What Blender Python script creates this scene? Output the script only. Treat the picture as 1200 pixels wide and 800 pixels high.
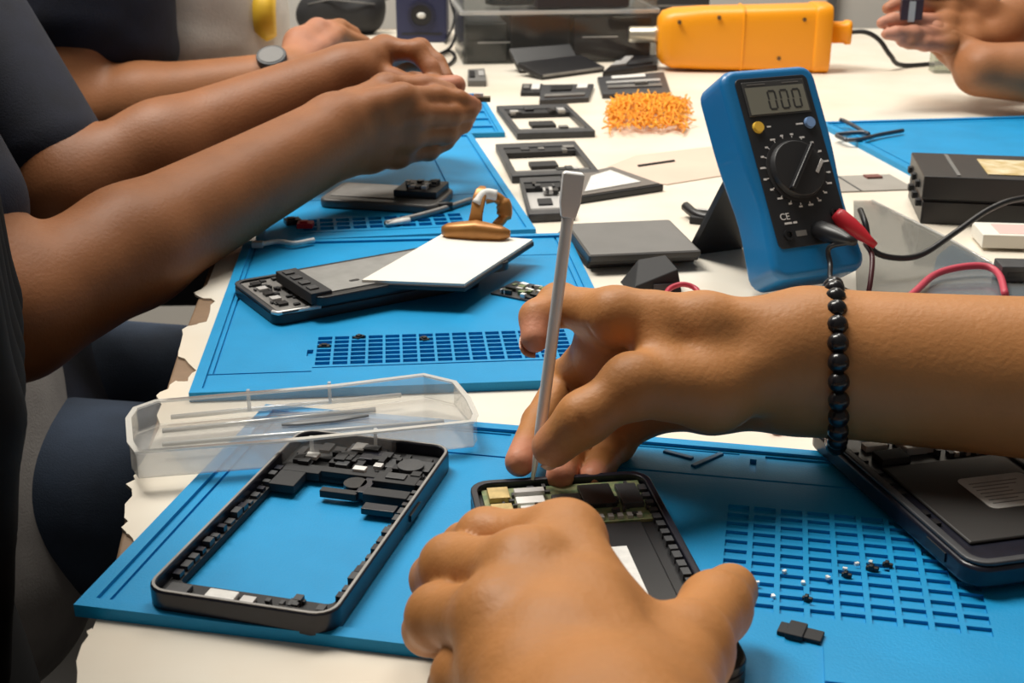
import bpy, bmesh, math, random
import numpy as np
from mathutils import Vector, Matrix, Euler

# ------------------------------------------------------------------ scene, camera, light
for o in list(bpy.data.objects):
    bpy.data.objects.remove(o)
scn = bpy.context.scene
COL = scn.collection
R = math.radians
T = 0.75                       # table height (m)
CAMZ = T + 0.267
PITCH = R(20.7)
F = 1500.0                     # focal length in pixels of the 1200 px wide frame

cam_d = bpy.data.cameras.new('camera')
cam = bpy.data.objects.new('camera', cam_d)
COL.objects.link(cam)
cam_d.sensor_width = 36.0
cam_d.lens = F / 1200 * 36.0
cam_d.clip_start = 0.02
cam.location = (0, 0, CAMZ)
cam.rotation_euler = (math.pi / 2 - PITCH, 0, 0)
cam_d.dof.use_dof = True
cam_d.dof.focus_distance = 0.62
cam_d.dof.aperture_fstop = 24
scn.camera = cam

scn.view_settings.view_transform = 'Standard'
scn.view_settings.look = 'None'
scn.view_settings.gamma = 1
scn.view_settings.use_curve_mapping = False
scn.view_settings.exposure = 0.0

wd = bpy.data.worlds.new('world'); scn.world = wd; wd.use_nodes = True
bg = wd.node_tree.nodes['Background']
bg.inputs[0].default_value = (1.0, 0.93, 0.84, 1); bg.inputs[1].default_value = 0.12

def area(name, loc, target, size, power, col, sy=None):
    d = bpy.data.lights.new(name, 'AREA'); d.energy = power; d.color = col
    d.shape = 'RECTANGLE'; d.size = size; d.size_y = sy or size
    o = bpy.data.objects.new(name, d); COL.objects.link(o); o.location = loc
    o.rotation_euler = (Vector(target) - Vector(loc)).to_track_quat('-Z', 'Y').to_euler()
    return o
# unseen overhead lights: the main one from back left, then an added fill
area('overhead_area_light', (-0.75, 1.35, 2.75), (0.0, 0.9, T), 0.6, 60, (1.0, 0.955, 0.87), 1.2)
area('overhead_area_light', (0.45, 1.85, 2.75), (0.35, 1.6, T), 0.6, 22, (1.0, 0.955, 0.87), 1.2)  # added to brighten the far bench and the back wall

# ------------------------------------------------------------------ pixel -> place
CP, SP = math.cos(PITCH), math.sin(PITCH)
def ray(px, py):
    x = (px - 600) / F; y = (400 - py) / F
    return Vector((x, CP + y * SP, -SP + y * CP))
def Z(px, py, z=0.0):
    """point seen at the pixel that lies z above the table top"""
    d = ray(px, py); return Vector((0, 0, CAMZ)) + d * ((T + z - CAMZ) / d.z)
def Y(px, py, y):
    """point seen at the pixel, y metres ahead of the camera"""
    d = ray(px, py); return Vector((0, 0, CAMZ)) + d * (y / d.y)

# ------------------------------------------------------------------ materials
MATS = {}
def M(name, col, rough=0.5, metal=0.0, var=None, bump=None, spec=0.5, sss=0.0, emit=None, coat=0.0):
    if name in MATS: return MATS[name]
    m = bpy.data.materials.new(name); m.use_nodes = True
    nt = m.node_tree; b = nt.nodes['Principled BSDF']
    b.inputs['Base Color'].default_value = (*col, 1)
    b.inputs['Roughness'].default_value = rough
    b.inputs['Metallic'].default_value = metal
    b.inputs['Specular IOR Level'].default_value = spec
    b.inputs['Coat Weight'].default_value = coat
    if sss:
        b.inputs['Subsurface Weight'].default_value = sss
        b.inputs['Subsurface Radius'].default_value = (0.008, 0.003, 0.0015)
        b.inputs['Subsurface Scale'].default_value = 1.0
    tc = nt.nodes.new('ShaderNodeTexCoord')
    if var:
        sc, amt = var[0], var[1]
        n = nt.nodes.new('ShaderNodeTexNoise'); n.inputs['Scale'].default_value = sc; n.inputs['Detail'].default_value = 4
        nt.links.new(tc.outputs['Object'], n.inputs['Vector'])
        mx = nt.nodes.new('ShaderNodeMix'); mx.data_type = 'RGBA'
        c2 = var[2] if len(var) > 2 else tuple(c * (1 - amt) for c in col)
        mx.inputs[6].default_value = (*col, 1); mx.inputs[7].default_value = (*c2, 1)
        rp = nt.nodes.new('ShaderNodeMapRange'); rp.inputs[1].default_value = 0.35; rp.inputs[2].default_value = 0.7
        nt.links.new(n.outputs[0], rp.inputs[0]); nt.links.new(rp.outputs[0], mx.inputs[0])
        nt.links.new(mx.outputs[2], b.inputs['Base Color'])
    if bump:
        n2 = nt.nodes.new('ShaderNodeTexNoise'); n2.inputs['Scale'].default_value = bump[0]; n2.inputs['Detail'].default_value = 3
        nt.links.new(tc.outputs['Object'], n2.inputs['Vector'])
        bp = nt.nodes.new('ShaderNodeBump'); bp.inputs['Strength'].default_value = bump[1]; bp.inputs['Distance'].default_value = 0.001
        nt.links.new(n2.outputs[0], bp.inputs['Height']); nt.links.new(bp.outputs[0], b.inputs['Normal'])
    if emit:
        b.inputs['Emission Color'].default_value = (*col, 1); b.inputs['Emission Strength'].default_value = emit
    MATS[name] = m
    return m

def clear_mat(name, tint=(1, 1, 1), milk=0.1, gloss=0.12, rough=0.08):
    if name in MATS: return MATS[name]
    m = bpy.data.materials.new(name); m.use_nodes = True
    nt = m.node_tree; nt.nodes.clear()
    out = nt.nodes.new('ShaderNodeOutputMaterial')
    tr = nt.nodes.new('ShaderNodeBsdfTransparent'); tr.inputs[0].default_value = (*tint, 1)
    gl = nt.nodes.new('ShaderNodeBsdfGlossy'); gl.inputs['Roughness'].default_value = rough
    df = nt.nodes.new('ShaderNodeBsdfDiffuse'); df.inputs[0].default_value = (0.85, 0.85, 0.83, 1)
    m1 = nt.nodes.new('ShaderNodeMixShader'); m1.inputs[0].default_value = milk
    m2 = nt.nodes.new('ShaderNodeMixShader')
    fr = nt.nodes.new('ShaderNodeFresnel'); fr.inputs[0].default_value = 1.5
    ad = nt.nodes.new('ShaderNodeMath'); ad.operation = 'ADD'; ad.inputs[1].default_value = gloss; ad.use_clamp = True
    hf = nt.nodes.new('ShaderNodeMath'); hf.operation = 'MULTIPLY'; hf.inputs[1].default_value = 0.55
    nt.links.new(fr.outputs[0], hf.inputs[0]); nt.links.new(hf.outputs[0], ad.inputs[0]); nt.links.new(ad.outputs[0], m2.inputs[0])
    nt.links.new(tr.outputs[0], m1.inputs[1]); nt.links.new(df.outputs[0], m1.inputs[2])
    nt.links.new(m1.outputs[0], m2.inputs[1]); nt.links.new(gl.outputs[0], m2.inputs[2])
    nt.links.new(m2.outputs[0], out.inputs[0])
    MATS[name] = m
    return m

def skin_mat(name, col, pink, dark):
    m = M(name, col, 0.5, var=(38, 0.14), bump=(420, 0.25), sss=0.06, spec=0.3)
    nt = m.node_tree; b = nt.nodes['Principled BSDF']
    src = b.inputs['Base Color'].links[0].from_socket
    at = nt.nodes.new('ShaderNodeAttribute'); at.attribute_name = 'pink'
    mx = nt.nodes.new('ShaderNodeMix'); mx.data_type = 'RGBA'; mx.inputs[7].default_value = (*pink, 1)
    nt.links.new(at.outputs['Fac'], mx.inputs[0]); nt.links.new(src, mx.inputs[6])
    at2 = nt.nodes.new('ShaderNodeAttribute'); at2.attribute_name = 'crease'
    m3 = nt.nodes.new('ShaderNodeMix'); m3.data_type = 'RGBA'; m3.inputs[7].default_value = (*dark, 1)
    nt.links.new(at2.outputs['Fac'], m3.inputs[0]); nt.links.new(mx.outputs[2], m3.inputs[6])
    nt.links.new(m3.outputs[2], b.inputs['Base Color'])
    return m

BLUE = M('mat_blue_silicone', (0.006, 0.30, 0.63), 0.5, spec=0.3, var=(25, 0.12), bump=(900, 0.15))
WHITE = M('table_white', (0.84, 0.79, 0.69), 0.42, var=(9, 0.08, (0.78, 0.68, 0.55)), bump=(60, 0.1))
WOOD = M('table_wood', (0.27, 0.17, 0.10), 0.6, var=(30, 0.4), bump=(90, 0.3))
BLACK = M('black_plastic', (0.012, 0.012, 0.014), 0.38)
BLACKM = M('black_matte', (0.018, 0.018, 0.02), 0.7)
NAVYP = M('dark_blue_black_plastic', (0.012, 0.013, 0.024), 0.3, var=(200, 0.3))
DGREY = M('dark_grey_plastic', (0.05, 0.052, 0.058), 0.45, var=(120, 0.3))
GREYM = M('grey_metal_plate', (0.30, 0.29, 0.28), 0.45, 0.6, var=(60, 0.25))
GREYC = M('grey_card', (0.17, 0.165, 0.16), 0.5, var=(40, 0.1))
STEEL = M('brushed_steel', (0.86, 0.85, 0.83), 0.45, 0.35)
SILVER = M('silver_plastic', (0.62, 0.61, 0.60), 0.35, 0.3)
LABELW = M('white_label', (0.8, 0.79, 0.76), 0.5, var=(300, 0.15))
PAPER = M('white_paper', (0.85, 0.82, 0.74), 0.6, var=(20, 0.06))
PINKP = M('pinkish_paper', (0.74, 0.57, 0.46), 0.6, var=(14, 0.1))
GREEN = M('circuit_green', (0.12, 0.2, 0.09), 0.45, var=(250, 0.5, (0.35, 0.33, 0.16)))
GOLD = M('gold_contact', (0.72, 0.55, 0.25), 0.35, 0.6, var=(200, 0.3))
ORANGE = M('heat_gun_orange', (0.95, 0.36, 0.008), 0.38, bump=(300, 0.08))
ORANGE2 = M('orange_strand', (0.95, 0.33, 0.01), 0.5, var=(120, 0.3, (0.98, 0.48, 0.03)))
COPPER = M('copper_clip', (0.46, 0.2, 0.05), 0.38, 0.35, var=(60, 0.25))
METER = M('meter_blue', (0.006, 0.17, 0.43), 0.36, bump=(500, 0.06), coat=0.2)
LCD = M('lcd_grey', (0.2, 0.2, 0.165), 0.3)
INK = M('lcd_ink', (0.03, 0.03, 0.03), 0.5)
WINK = M('white_ink', (0.75, 0.75, 0.75), 0.6)
RED = M('red_plastic', (0.55, 0.02, 0.035), 0.4)
REDC = M('red_cable', (0.5, 0.03, 0.06), 0.45)
PINKC = M('pink_red_cable', (0.55, 0.06, 0.1), 0.45)
CLEAR = clear_mat('clear_plastic', milk=0.17, gloss=0.02)
CLEARB = clear_mat('clear_box_plastic', tint=(0.9, 0.91, 0.91), milk=0.02, gloss=0.0)
CLEARG = clear_mat('clear_grey_sheet', tint=(0.72, 0.72, 0.70), milk=0.12, gloss=0.04)
SKIN1 = skin_mat('skin_worker', (0.52, 0.225, 0.075), (0.62, 0.26, 0.16), (0.22, 0.085, 0.035))
SKIN2 = skin_mat('skin_left', (0.31, 0.12, 0.046), (0.5, 0.21, 0.13), (0.16, 0.06, 0.03))
SKIN3 = skin_mat('skin_far', (0.38, 0.155, 0.064), (0.55, 0.25, 0.17), (0.18, 0.07, 0.035))
NAIL = M('fingernail', (0.62, 0.34, 0.24), 0.25)
NAVY = M('navy_cloth', (0.007, 0.010, 0.026), 0.85, var=(40, 0.4), bump=(700, 0.3))
GREYCL = M('grey_cloth', (0.42, 0.39, 0.37), 0.85, var=(25, 0.3), bump=(600, 0.3))
LIGHTCL = M('light_grey_cloth', (0.74, 0.71, 0.66), 0.85, var=(18, 0.25), bump=(500, 0.3))
JEANS = M('dark_jeans', (0.035, 0.055, 0.095), 0.85, var=(14, 0.6), bump=(900, 0.4))
HAIR = M('black_hair', (0.007, 0.006, 0.006), 0.8, spec=0.15, var=(40, 0.3))
YELLOW = M('yellow_print', (0.8, 0.5, 0.03), 0.6)
WALLM = M('wall_paint', (0.8, 0.76, 0.69), 0.8, var=(3, 0.05))
FLOORM = M('floor_dark', (0.018, 0.016, 0.015), 0.6, var=(6, 0.3))

# ------------------------------------------------------------------ mesh helpers
def tag(o, label, cat, group=None, kind=None):
    o['label'] = label
    if cat: o['category'] = cat
    if group: o['group'] = group
    if kind: o['kind'] = kind
    return o
def thing(name, label, cat, loc=(0, 0, 0), rz=0.0, group=None):
    o = bpy.data.objects.new(name, None); o.empty_display_size = 0.02
    COL.objects.link(o); o.location = loc; o.rotation_euler = (0, 0, rz)
    return tag(o, label, cat, group)

class MB:
    def __init__(s): s.v = []; s.f = []
    def add(s, vs, fs):
        n = len(s.v); s.v += [tuple(v) for v in vs]; s.f += [tuple(i + n for i in f) for f in fs]; return s
    def box(s, x0, y0, z0, x1, y1, z1, rz=0.0):
        vs = [Vector(p) for p in ((x0,y0,z0),(x1,y0,z0),(x1,y1,z0),(x0,y1,z0),(x0,y0,z1),(x1,y0,z1),(x1,y1,z1),(x0,y1,z1))]
        if rz:
            c = Vector(((x0+x1)/2, (y0+y1)/2, 0)); m = Matrix.Rotation(rz, 3, 'Z'); vs = [m @ (v - c) + c for v in vs]
        return s.add(vs, [(0,3,2,1),(4,5,6,7),(0,1,5,4),(1,2,6,5),(2,3,7,6),(3,0,4,7)])
    def prism(s, poly, z0, z1):
        n = len(poly)
        area2 = sum(poly[i][0]*poly[(i+1)%n][1]-poly[(i+1)%n][0]*poly[i][1] for i in range(n))
        if area2 < 0: poly = poly[::-1]
        vs = [(p[0], p[1], z0) for p in poly] + [(p[0], p[1], z1) for p in poly]
        fs = [tuple(range(n-1, -1, -1)), tuple(range(n, 2*n))] + [(i, (i+1)%n, n+(i+1)%n, n+i) for i in range(n)]
        return s.add(vs, fs)
    def ring(s, outer, inner, z0, z1):
        n = len(outer)
        vs = [(*p[:2], z0) for p in outer] + [(*p[:2], z1) for p in outer] + [(*p[:2], z0) for p in inner] + [(*p[:2], z1) for p in inner]
        fs = []
        for i in range(n):
            j = (i+1) % n
            fs += [(i, j, n+j, n+i), (2*n+j, 2*n+i, 3*n+i, 3*n+j), (n+i, n+j, 3*n+j, 3*n+i), (j, i, 2*n+i, 2*n+j)]
        return s.add(vs, fs)
    def tube(s, pts, r, seg=8, closed=False):
        pts = [Vector(p) for p in pts]; n = len(pts)
        rr = r if isinstance(r, (list, tuple)) else [r] * n
        rings = []; up = Vector((0.13, 0.21, 0.97)); prev = None
        for i, p in enumerate(pts):
            a = pts[i-1] if (i > 0 or closed) else p; b = pts[(i+1) % n] if (i < n-1 or closed) else p
            t = (b - a).normalized()
            u = (prev - t * prev.dot(t)) if prev is not None else t.cross(up)
            if u.length < 1e-6: u = t.cross(Vector((1, 0, 0)))
            u.normalize(); prev = u; w = t.cross(u)
            rings.append([p + (u*math.cos(k*2*math.pi/seg) + w*math.sin(k*2*math.pi/seg))*rr[i] for k in range(seg)])
        base = len(s.v)
        for rg in rings: s.v += [tuple(v) for v in rg]
        for i in range(n if closed else n-1):
            j = (i+1) % n
            for k in range(seg):
                l = (k+1) % seg
                s.f.append((base+i*seg+k, base+i*seg+l, base+j*seg+l, base+j*seg+k))
        if not closed:
            s.f.append(tuple(base+k for k in range(seg-1, -1, -1))); s.f.append(tuple(base+(n-1)*seg+k for k in range(seg)))
        return s
    def cyl(s, a, b, r0, r1=None, seg=16): return s.tube([a, b], [r0, r0 if r1 is None else r1], seg)
    def ball(s, c, r, nu=12, nv=8, sc=(1, 1, 1)):
        vs = []; fs = []
        for i in range(nv+1):
            th = math.pi*i/nv
            for k in range(nu):
                ph = 2*math.pi*k/nu
                vs.append((c[0]+r*sc[0]*math.sin(th)*math.cos(ph), c[1]+r*sc[1]*math.sin(th)*math.sin(ph), c[2]+r*sc[2]*math.cos(th)))
        for i in range(nv):
            for k in range(nu):
                l = (k+1) % nu
                fs.append((i*nu+k, (i+1)*nu+k, (i+1)*nu+l, i*nu+l))
        return s.add(vs, fs)
    def loft(s, secs, seg=28):
        """secs: (x, half_y, half_z, cy, cz, exponent) superellipse sections along x"""
        base = len(s.v)
        for (x, hy, hz, cy, cz, e) in secs:
            for k in range(seg):
                a = 2*math.pi*k/seg; c, d = math.cos(a), math.sin(a)
                s.v.append((x, cy+hy*math.copysign(abs(c)**(2/e), c), cz+hz*math.copysign(abs(d)**(2/e), d)))
        n = len(secs)
        for i in range(n-1):
            for k in range(seg):
                l = (k+1) % seg
                s.f.append((base+i*seg+k, base+i*seg+l, base+(i+1)*seg+l, base+(i+1)*seg+k))
        s.f.append(tuple(base+k for k in range(seg-1, -1, -1))); s.f.append(tuple(base+(n-1)*seg+k for k in range(seg)))
        return s
    def blocks(s, xs, ys, h, z0=0.0):
        """solid block field: h(i, j) is the height of cell i, j (None = hole)"""
        nx, ny = len(xs)-1, len(ys)-1
        H = lambda i, j: h(i, j) if 0 <= i < nx and 0 <= j < ny else None
        for i in range(nx):
            for j in range(ny):
                t = H(i, j)
                if t is None: continue
                a, b, c, d = xs[i], xs[i+1], ys[j], ys[j+1]
                s.add([(a,c,t),(b,c,t),(b,d,t),(a,d,t)], [(0,1,2,3)])
                s.add([(a,c,z0),(b,c,z0),(b,d,z0),(a,d,z0)], [(3,2,1,0)])
                for di, dj, p, q in ((-1,0,(a,d),(a,c)), (1,0,(b,c),(b,d)), (0,-1,(a,c),(b,c)), (0,1,(b,d),(a,d))):
                    o = H(i+di, j+dj); lo = z0 if o is None else o
                    if lo < t: s.add([(*p,lo),(*q,lo),(*q,t),(*p,t)], [(0,1,2,3)])
        return s
    def mesh(s, name, merge=False):
        me = bpy.data.meshes.new(name); me.from_pydata(s.v, [], s.f)
        if merge:
            bm = bmesh.new(); bm.from_mesh(me); bmesh.ops.remove_doubles(bm, verts=bm.verts, dist=1e-6); bm.to_mesh(me); bm.free()
        me.update(); return me
    def build(s, name, mat, parent=None, smooth=False, bevel=0.0, loc=None, rot=None, merge=False, segs=2):
        me = s.mesh(name, merge or bevel > 0)
        me.materials.append(mat)
        if smooth: me.polygons.foreach_set('use_smooth', [True]*len(me.polygons))
        o = bpy.data.objects.new(name, me); COL.objects.link(o)
        if parent: o.parent = parent
        if loc is not None: o.location = loc
        if rot is not None: o.rotation_euler = rot
        if bevel:
            b = o.modifiers.new('bevel', 'BEVEL'); b.width = bevel; b.segments = segs; b.limit_method = 'ANGLE'; b.angle_limit = R(40)
            if not smooth:
                me.polygons.foreach_set('use_smooth', [True]*len(me.polygons))
                w = o.modifiers.new('wn', 'WEIGHTED_NORMAL'); w.keep_sharp = False
        return o

def rrect(x0, y0, x1, y1, r, n=5):
    out = []
    for cx, cy, a0 in ((x1-r, y1-r, 0), (x0+r, y1-r, 90), (x0+r, y0+r, 180), (x1-r, y0+r, 270)):
        for k in range(n+1):
            a = R(a0 + 90*k/n); out.append((cx+r*math.cos(a), cy+r*math.sin(a)))
    return out
def B(*a, **k): return MB().box(*a, **k)
def smooth_path(pts, n=8):
    """Catmull-Rom through points"""
    P = [Vector(p) for p in pts]; P = [2*P[0]-P[1]] + P + [2*P[-1]-P[-2]]; out = []
    for i in range(1, len(P)-2):
        for k in range(n):
            t = k/n; a, b, c, d = P[i-1], P[i], P[i+1], P[i+2]
            out.append(0.5*((2*b)+(c-a)*t+(2*a-5*b+4*c-d)*t*t+(3*b-a-3*c+d)*t**3))
    out.append(P[-2]); return out
def frame_on(pa, pb, z=0.0):
    """origin at pixel a, x axis towards pixel b, on the plane z above the table"""
    a, b = Z(*pa, z), Z(*pb, z); d = b - a
    return a, math.atan2(d.y, d.x), d.length
def text_mesh(txt, size, name, mat, parent, loc, rot=(0, 0, 0), align='CENTER', depth=0.0001):
    c = bpy.data.curves.new(name, 'FONT'); c.body = txt; c.size = size; c.extrude = depth; c.align_x = align; c.align_y = 'CENTER'
    t = bpy.data.objects.new('tmp', c); COL.objects.link(t)
    me = bpy.data.meshes.new_from_object(t.evaluated_get(bpy.context.evaluated_depsgraph_get()))
    bpy.data.objects.remove(t)
    me.materials.clear(); me.materials.append(mat)
    o = bpy.data.objects.new(name, me); COL.objects.link(o); o.parent = parent; o.location = loc; o.rotation_euler = rot
    return o

# ------------------------------------------------------------------ implicit-surface bodies (one continuous mesh)
def smin(a, b, k):
    h = np.clip(0.5 + 0.5*(b-a)/k, 0, 1); return b + (a-b)*h - k*h*(1-h)
def cone_sdf(P, a, b, ra, rb):
    a = np.array(a, np.float32); b = np.array(b, np.float32); ab = b-a; L2 = float(ab@ab) + 1e-12
    ap = [P[i]-a[i] for i in range(3)]
    t = np.clip((ap[0]*ab[0]+ap[1]*ab[1]+ap[2]*ab[2])/L2, 0, 1)
    d = np.sqrt((ap[0]-t*ab[0])**2+(ap[1]-t*ab[1])**2+(ap[2]-t*ab[2])**2)
    return d - (ra + (rb-ra)*t)
def surface(groups, vox, carve=(), k_all=0.005):
    """groups: list of (k, [(a, b, ra, rb)...]). Blend inside a group with k, groups with each other with their own last value."""
    pr = [p for g in groups for p in g[1]]
    lo = np.min([np.minimum(np.array(p[0])-p[2], np.array(p[1])-p[3]) for p in pr], 0) - 0.006
    hi = np.max([np.maximum(np.array(p[0])+p[2], np.array(p[1])+p[3]) for p in pr], 0) + 0.006
    n = np.ceil((hi-lo)/vox).astype(int) + 1
    ax = [(lo[i]+vox*np.arange(n[i])).astype(np.float32) for i in range(3)]
    def stamp(fld, p, k, sub=False):
        a, b, ra, rb = p; m = k*1.5 + 3*vox + 0.002
        l = np.minimum(np.array(a)-ra, np.array(b)-rb)-m; h = np.maximum(np.array(a)+ra, np.array(b)+rb)+m
        i0 = np.clip(((l-lo)/vox).astype(int), 0, n-1); i1 = np.clip(((h-lo)/vox).astype(int)+2, 1, n)
        sl = tuple(slice(i0[i], i1[i]) for i in range(3))
        P = [ax[0][sl[0]][:, None, None], ax[1][sl[1]][None, :, None], ax[2][sl[2]][None, None, :]]
        d = cone_sdf(P, a, b, ra, rb)
        if sub: fld[sl] = -smin(-fld[sl], d, k)
        else: fld[sl] = smin(fld[sl], d, k)
        return sl
    total = np.full(n, 1.0, np.float32)
    for g in groups:
        k, prims = g[0], g[1]; kj = g[2] if len(g) > 2 else k_all
        f = np.full(n, 1.0, np.float32)
        for p in prims: stamp(f, p, k)
        total = smin(total, f, kj)
    for p in carve: stamp(total, p[:4], p[4] if len(p) > 4 else 0.001, True)
    # surface nets
    v = total; s = v < 0
    N = np.array(v.shape)
    corners = [(i, j, k) for i in (0, 1) for j in (0, 1) for k in (0, 1)]
    def sub(A, c): return A[c[0]:N[0]-1+c[0], c[1]:N[1]-1+c[1], c[2]:N[2]-1+c[2]]
    cnt = sum(sub(s, c).astype(np.int8) for c in corners)
    act = (cnt > 0) & (cnt < 8)
    idx = np.argwhere(act); ids = np.full(act.shape, -1, np.int32); ids[act] = np.arange(len(idx))
    acc = np.zeros((len(idx), 3), np.float32); num = np.zeros(len(idx), np.float32)
    for c in corners:
        for d in range(3):
            if c[d]: continue
            e = list(c); e[d] = 1
            va = v[tuple((idx+np.array(c)).T)]; vb = v[tuple((idx+np.array(e)).T)]
            cr = (va < 0) != (vb < 0)
            t = np.where(cr, va/np.where(cr, va-vb, 1), 0)
            p = np.tile(np.array(c, np.float32), (len(idx), 1)); p[:, d] += t
            acc[cr] += p[cr]; num[cr] += 1
    verts = (idx + acc/num[:, None])*vox + lo
    faces = []
    for d in range(3):
        a, b = (d+1) % 3, (d+2) % 3
        sA = np.moveaxis(s, (d, a, b), (0, 1, 2)); iA = np.moveaxis(ids, (d, a, b), (0, 1, 2))
        cr = sA[:-1, 1:-1, 1:-1] != sA[1:, 1:-1, 1:-1]
        q = np.argwhere(cr)
        if not len(q): continue
        flip = sA[:-1, 1:-1, 1:-1][cr]
        i, j, k = q.T
        quad = np.stack([iA[i, j, k], iA[i, j+1, k], iA[i, j+1, k+1], iA[i, j, k+1]], 1)
        quad[~flip] = quad[~flip][:, ::-1]
        faces.append(quad)
    faces = np.concatenate(faces)
    faces = faces[(faces >= 0).all(1)]
    return verts.astype(np.float64), faces
def body_mesh(name, surfs, mat, parent=None, pinks=(), creases=(), relax=2):
    vs = []; fs = []; off = 0
    for v, f in surfs:
        vs.append(v); fs.append(f+off); off += len(v)
    V = np.concatenate(vs); Fc = np.concatenate(fs)
    # light relaxation
    E = np.concatenate([Fc[:, [0, 1]], Fc[:, [1, 2]], Fc[:, [2, 3]], Fc[:, [3, 0]]])
    for _ in range(relax):
        acc = np.zeros_like(V); c = np.zeros(len(V))
        for i in range(3):
            acc[:, i] = np.bincount(E[:, 0], V[E[:, 1], i], len(V)) + np.bincount(E[:, 1], V[E[:, 0], i], len(V))
        c = np.bincount(E[:, 0], minlength=len(V)) + np.bincount(E[:, 1], minlength=len(V))
        V = V*0.45 + 0.55*acc/np.maximum(c, 1)[:, None]
    me = bpy.data.meshes.new(name)
    me.vertices.add(len(V)); me.vertices.foreach_set('co', V.ravel())
    me.loops.add(Fc.size); me.loops.foreach_set('vertex_index', Fc.ravel().astype(np.int32))
    me.polygons.add(len(Fc)); me.polygons.foreach_set('loop_start', np.arange(0, Fc.size, 4, dtype=np.int32))
    me.polygons.foreach_set('use_smooth', np.ones(len(Fc), bool))
    me.update(); me.validate()
    def attr(nm, spots):
        a = me.attributes.new(nm, 'FLOAT', 'POINT'); w = np.zeros(len(V))
        for (c, r, st) in spots:
            d = np.sqrt(((V-np.array(c))**2).sum(1)); t = np.clip((r-d)/(0.6*r), 0, 1)
            w = np.maximum(w, st*t*t*(3-2*t))
        a.data.foreach_set('value', w.astype(np.float32))
    attr('pink', pinks); attr('crease', creases)
    me.materials.append(mat)
    o = bpy.data.objects.new(name, me); COL.objects.link(o)
    if parent: o.parent = parent
    return o

# ------------------------------------------------------------------ the room
def struct(o, label=None):
    o['kind'] = 'structure'
    if label: o['label'] = label
    return o
struct(B(-4, -2.5, -0.05, 4, 3.2, 0).build('floor', FLOORM), 'dark floor below the workbench')
struct(B(-4, 2.45, 0, 4, 2.55, 3.0).build('wall_back', WALLM), 'pale cream wall beyond the workbench')
struct(B(-4, 2.43, 0, 4, 2.45, 0.1).build('baseboard_back', WOOD), 'wooden baseboard along the back wall')
struct(B(0.585, 2.435, 0.1, 0.6, 2.45, 3.0).build('trim_1', GREYC), 'thin grey vertical strip on the back wall')

# ------------------------------------------------------------------ table
TA = -0.128                                         # table direction (leans to the left going away)
def tl(u, v): # along the table's left edge, v across to the right
    return (-0.108 - 0.135*(u) + 0.0 + v*math.cos(TA)*1.0, u + v*0.128)
edge = [Z(*p, 0).xy for p in ((60, 850), (92, 790), (118, 715), (133, 655), (146, 600), (172, 520), (193, 455), (213, 392), (238, 330))]
far_dir = (edge[-1] - edge[1]).normalized()
edge += [edge[-1] + far_dir*0.6, edge[-1] + far_dir*1.38]
e0 = edge[0] - far_dir*0.14
wood_poly = [tuple(e0)] + [tuple(e) for e in edge] + [(0.80, 2.2), (0.84, 0.18)]
t = thing('workbench_table', 'long brown wooden workbench table below the white covering', 'table', (0.4, 1.1, 0))
off = Vector((-0.4, -1.1))
MB().prism([(p[0]-0.4, p[1]-1.1) for p in wood_poly], T-0.032, T-0.0015).build('tabletop', WOOD, t, bevel=0.002)
MB().box(-0.42, -0.75, T-0.1, 0.36, -0.72, T-0.032).build('apron', WOOD, t)
for lx, ly in ((-0.42, -0.72), (0.37, -0.8), (-0.7, 0.95), (0.33, 0.98)):
    B(lx-0.03, ly-0.03, 0, lx+0.03, ly+0.03, T-0.032).build('leg', WOOD, t, bevel=0.003)
# white covering with a torn, worn left edge
white_px = [(70, 850), (88, 800), (100, 745), (106, 735), (128, 700), (150, 664), (163, 640), (158, 632), (146, 622), (149, 600), (152, 566), (160, 552),
            (186, 510), (186, 462), (207, 447), (222, 446), (230, 430), (206, 412), (214, 385), (240, 377), (250, 352), (226, 345), (243, 333)]
wp = []
rnd = random.Random(4)
wpts = [Z(*p, 0).xy for p in white_px]
for i in range(len(wpts)-1):
    for k in range(4):
        q = wpts[i].lerp(wpts[i+1], k/4); wp.append((q.x + rnd.uniform(-.0016, .0016), q.y + rnd.uniform(-.0016, .0016)))
wp.append(tuple(wpts[-1]))
last = Vector(wp[-1])
for k in range(1, 26):
    q = last + far_dir*1.36*k/25; wp.append((q.x + rnd.uniform(0.0, .006), q.y))
wp0 = Vector(wp[0]) - far_dir*0.12
cover_poly = [tuple(wp0)] + wp + [(0.795, 2.19), (0.835, 0.19)]
tag(MB().prism(cover_poly, T-0.0015, T).build('table_covering', WHITE), 'white covering on the workbench with a torn wavy left edge', 'table covering')

# ------------------------------------------------------------------ soldering mats
def soldering_mat(label, org, rz, W, D, feats, base=0.0035, rim=0.0052, rw=0.006, z=0.0):
    t = thing('soldering_mat', label, 'mat', (org.x, org.y, T+z), rz, 'blue soldering mats')
    rects = [(0, 0, W, D, rim), (rw, rw, W-rw, D-rw, base)] + feats
    xs = sorted({round(max(0, min(W, v)), 5) for r in rects for v in (r[0], r[2])})
    ys = sorted({round(max(0, min(D, v)), 5) for r in rects for v in (r[1], r[3])})
    def h(i, j):
        cx, cy = (xs[i]+xs[i+1])/2, (ys[j]+ys[j+1])/2; hh = base
        for r in rects:
            if r[0] < cx < r[2] and r[1] < cy < r[3]: hh = r[4]
        return hh
    MB().blocks(xs, ys, h).build('silicone_sheet', BLUE, t, merge=True)
    return t
def grid(x0, y0, cw, ch, nx, ny, gap, h=0.0012, skip=()):
    return [(x0+i*cw+gap/2, y0+j*ch+gap/2, x0+(i+1)*cw-gap/2, y0+(j+1)*ch-gap/2, h) for i in range(nx) for j in range(ny) if (i, j) not in skip]
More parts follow.
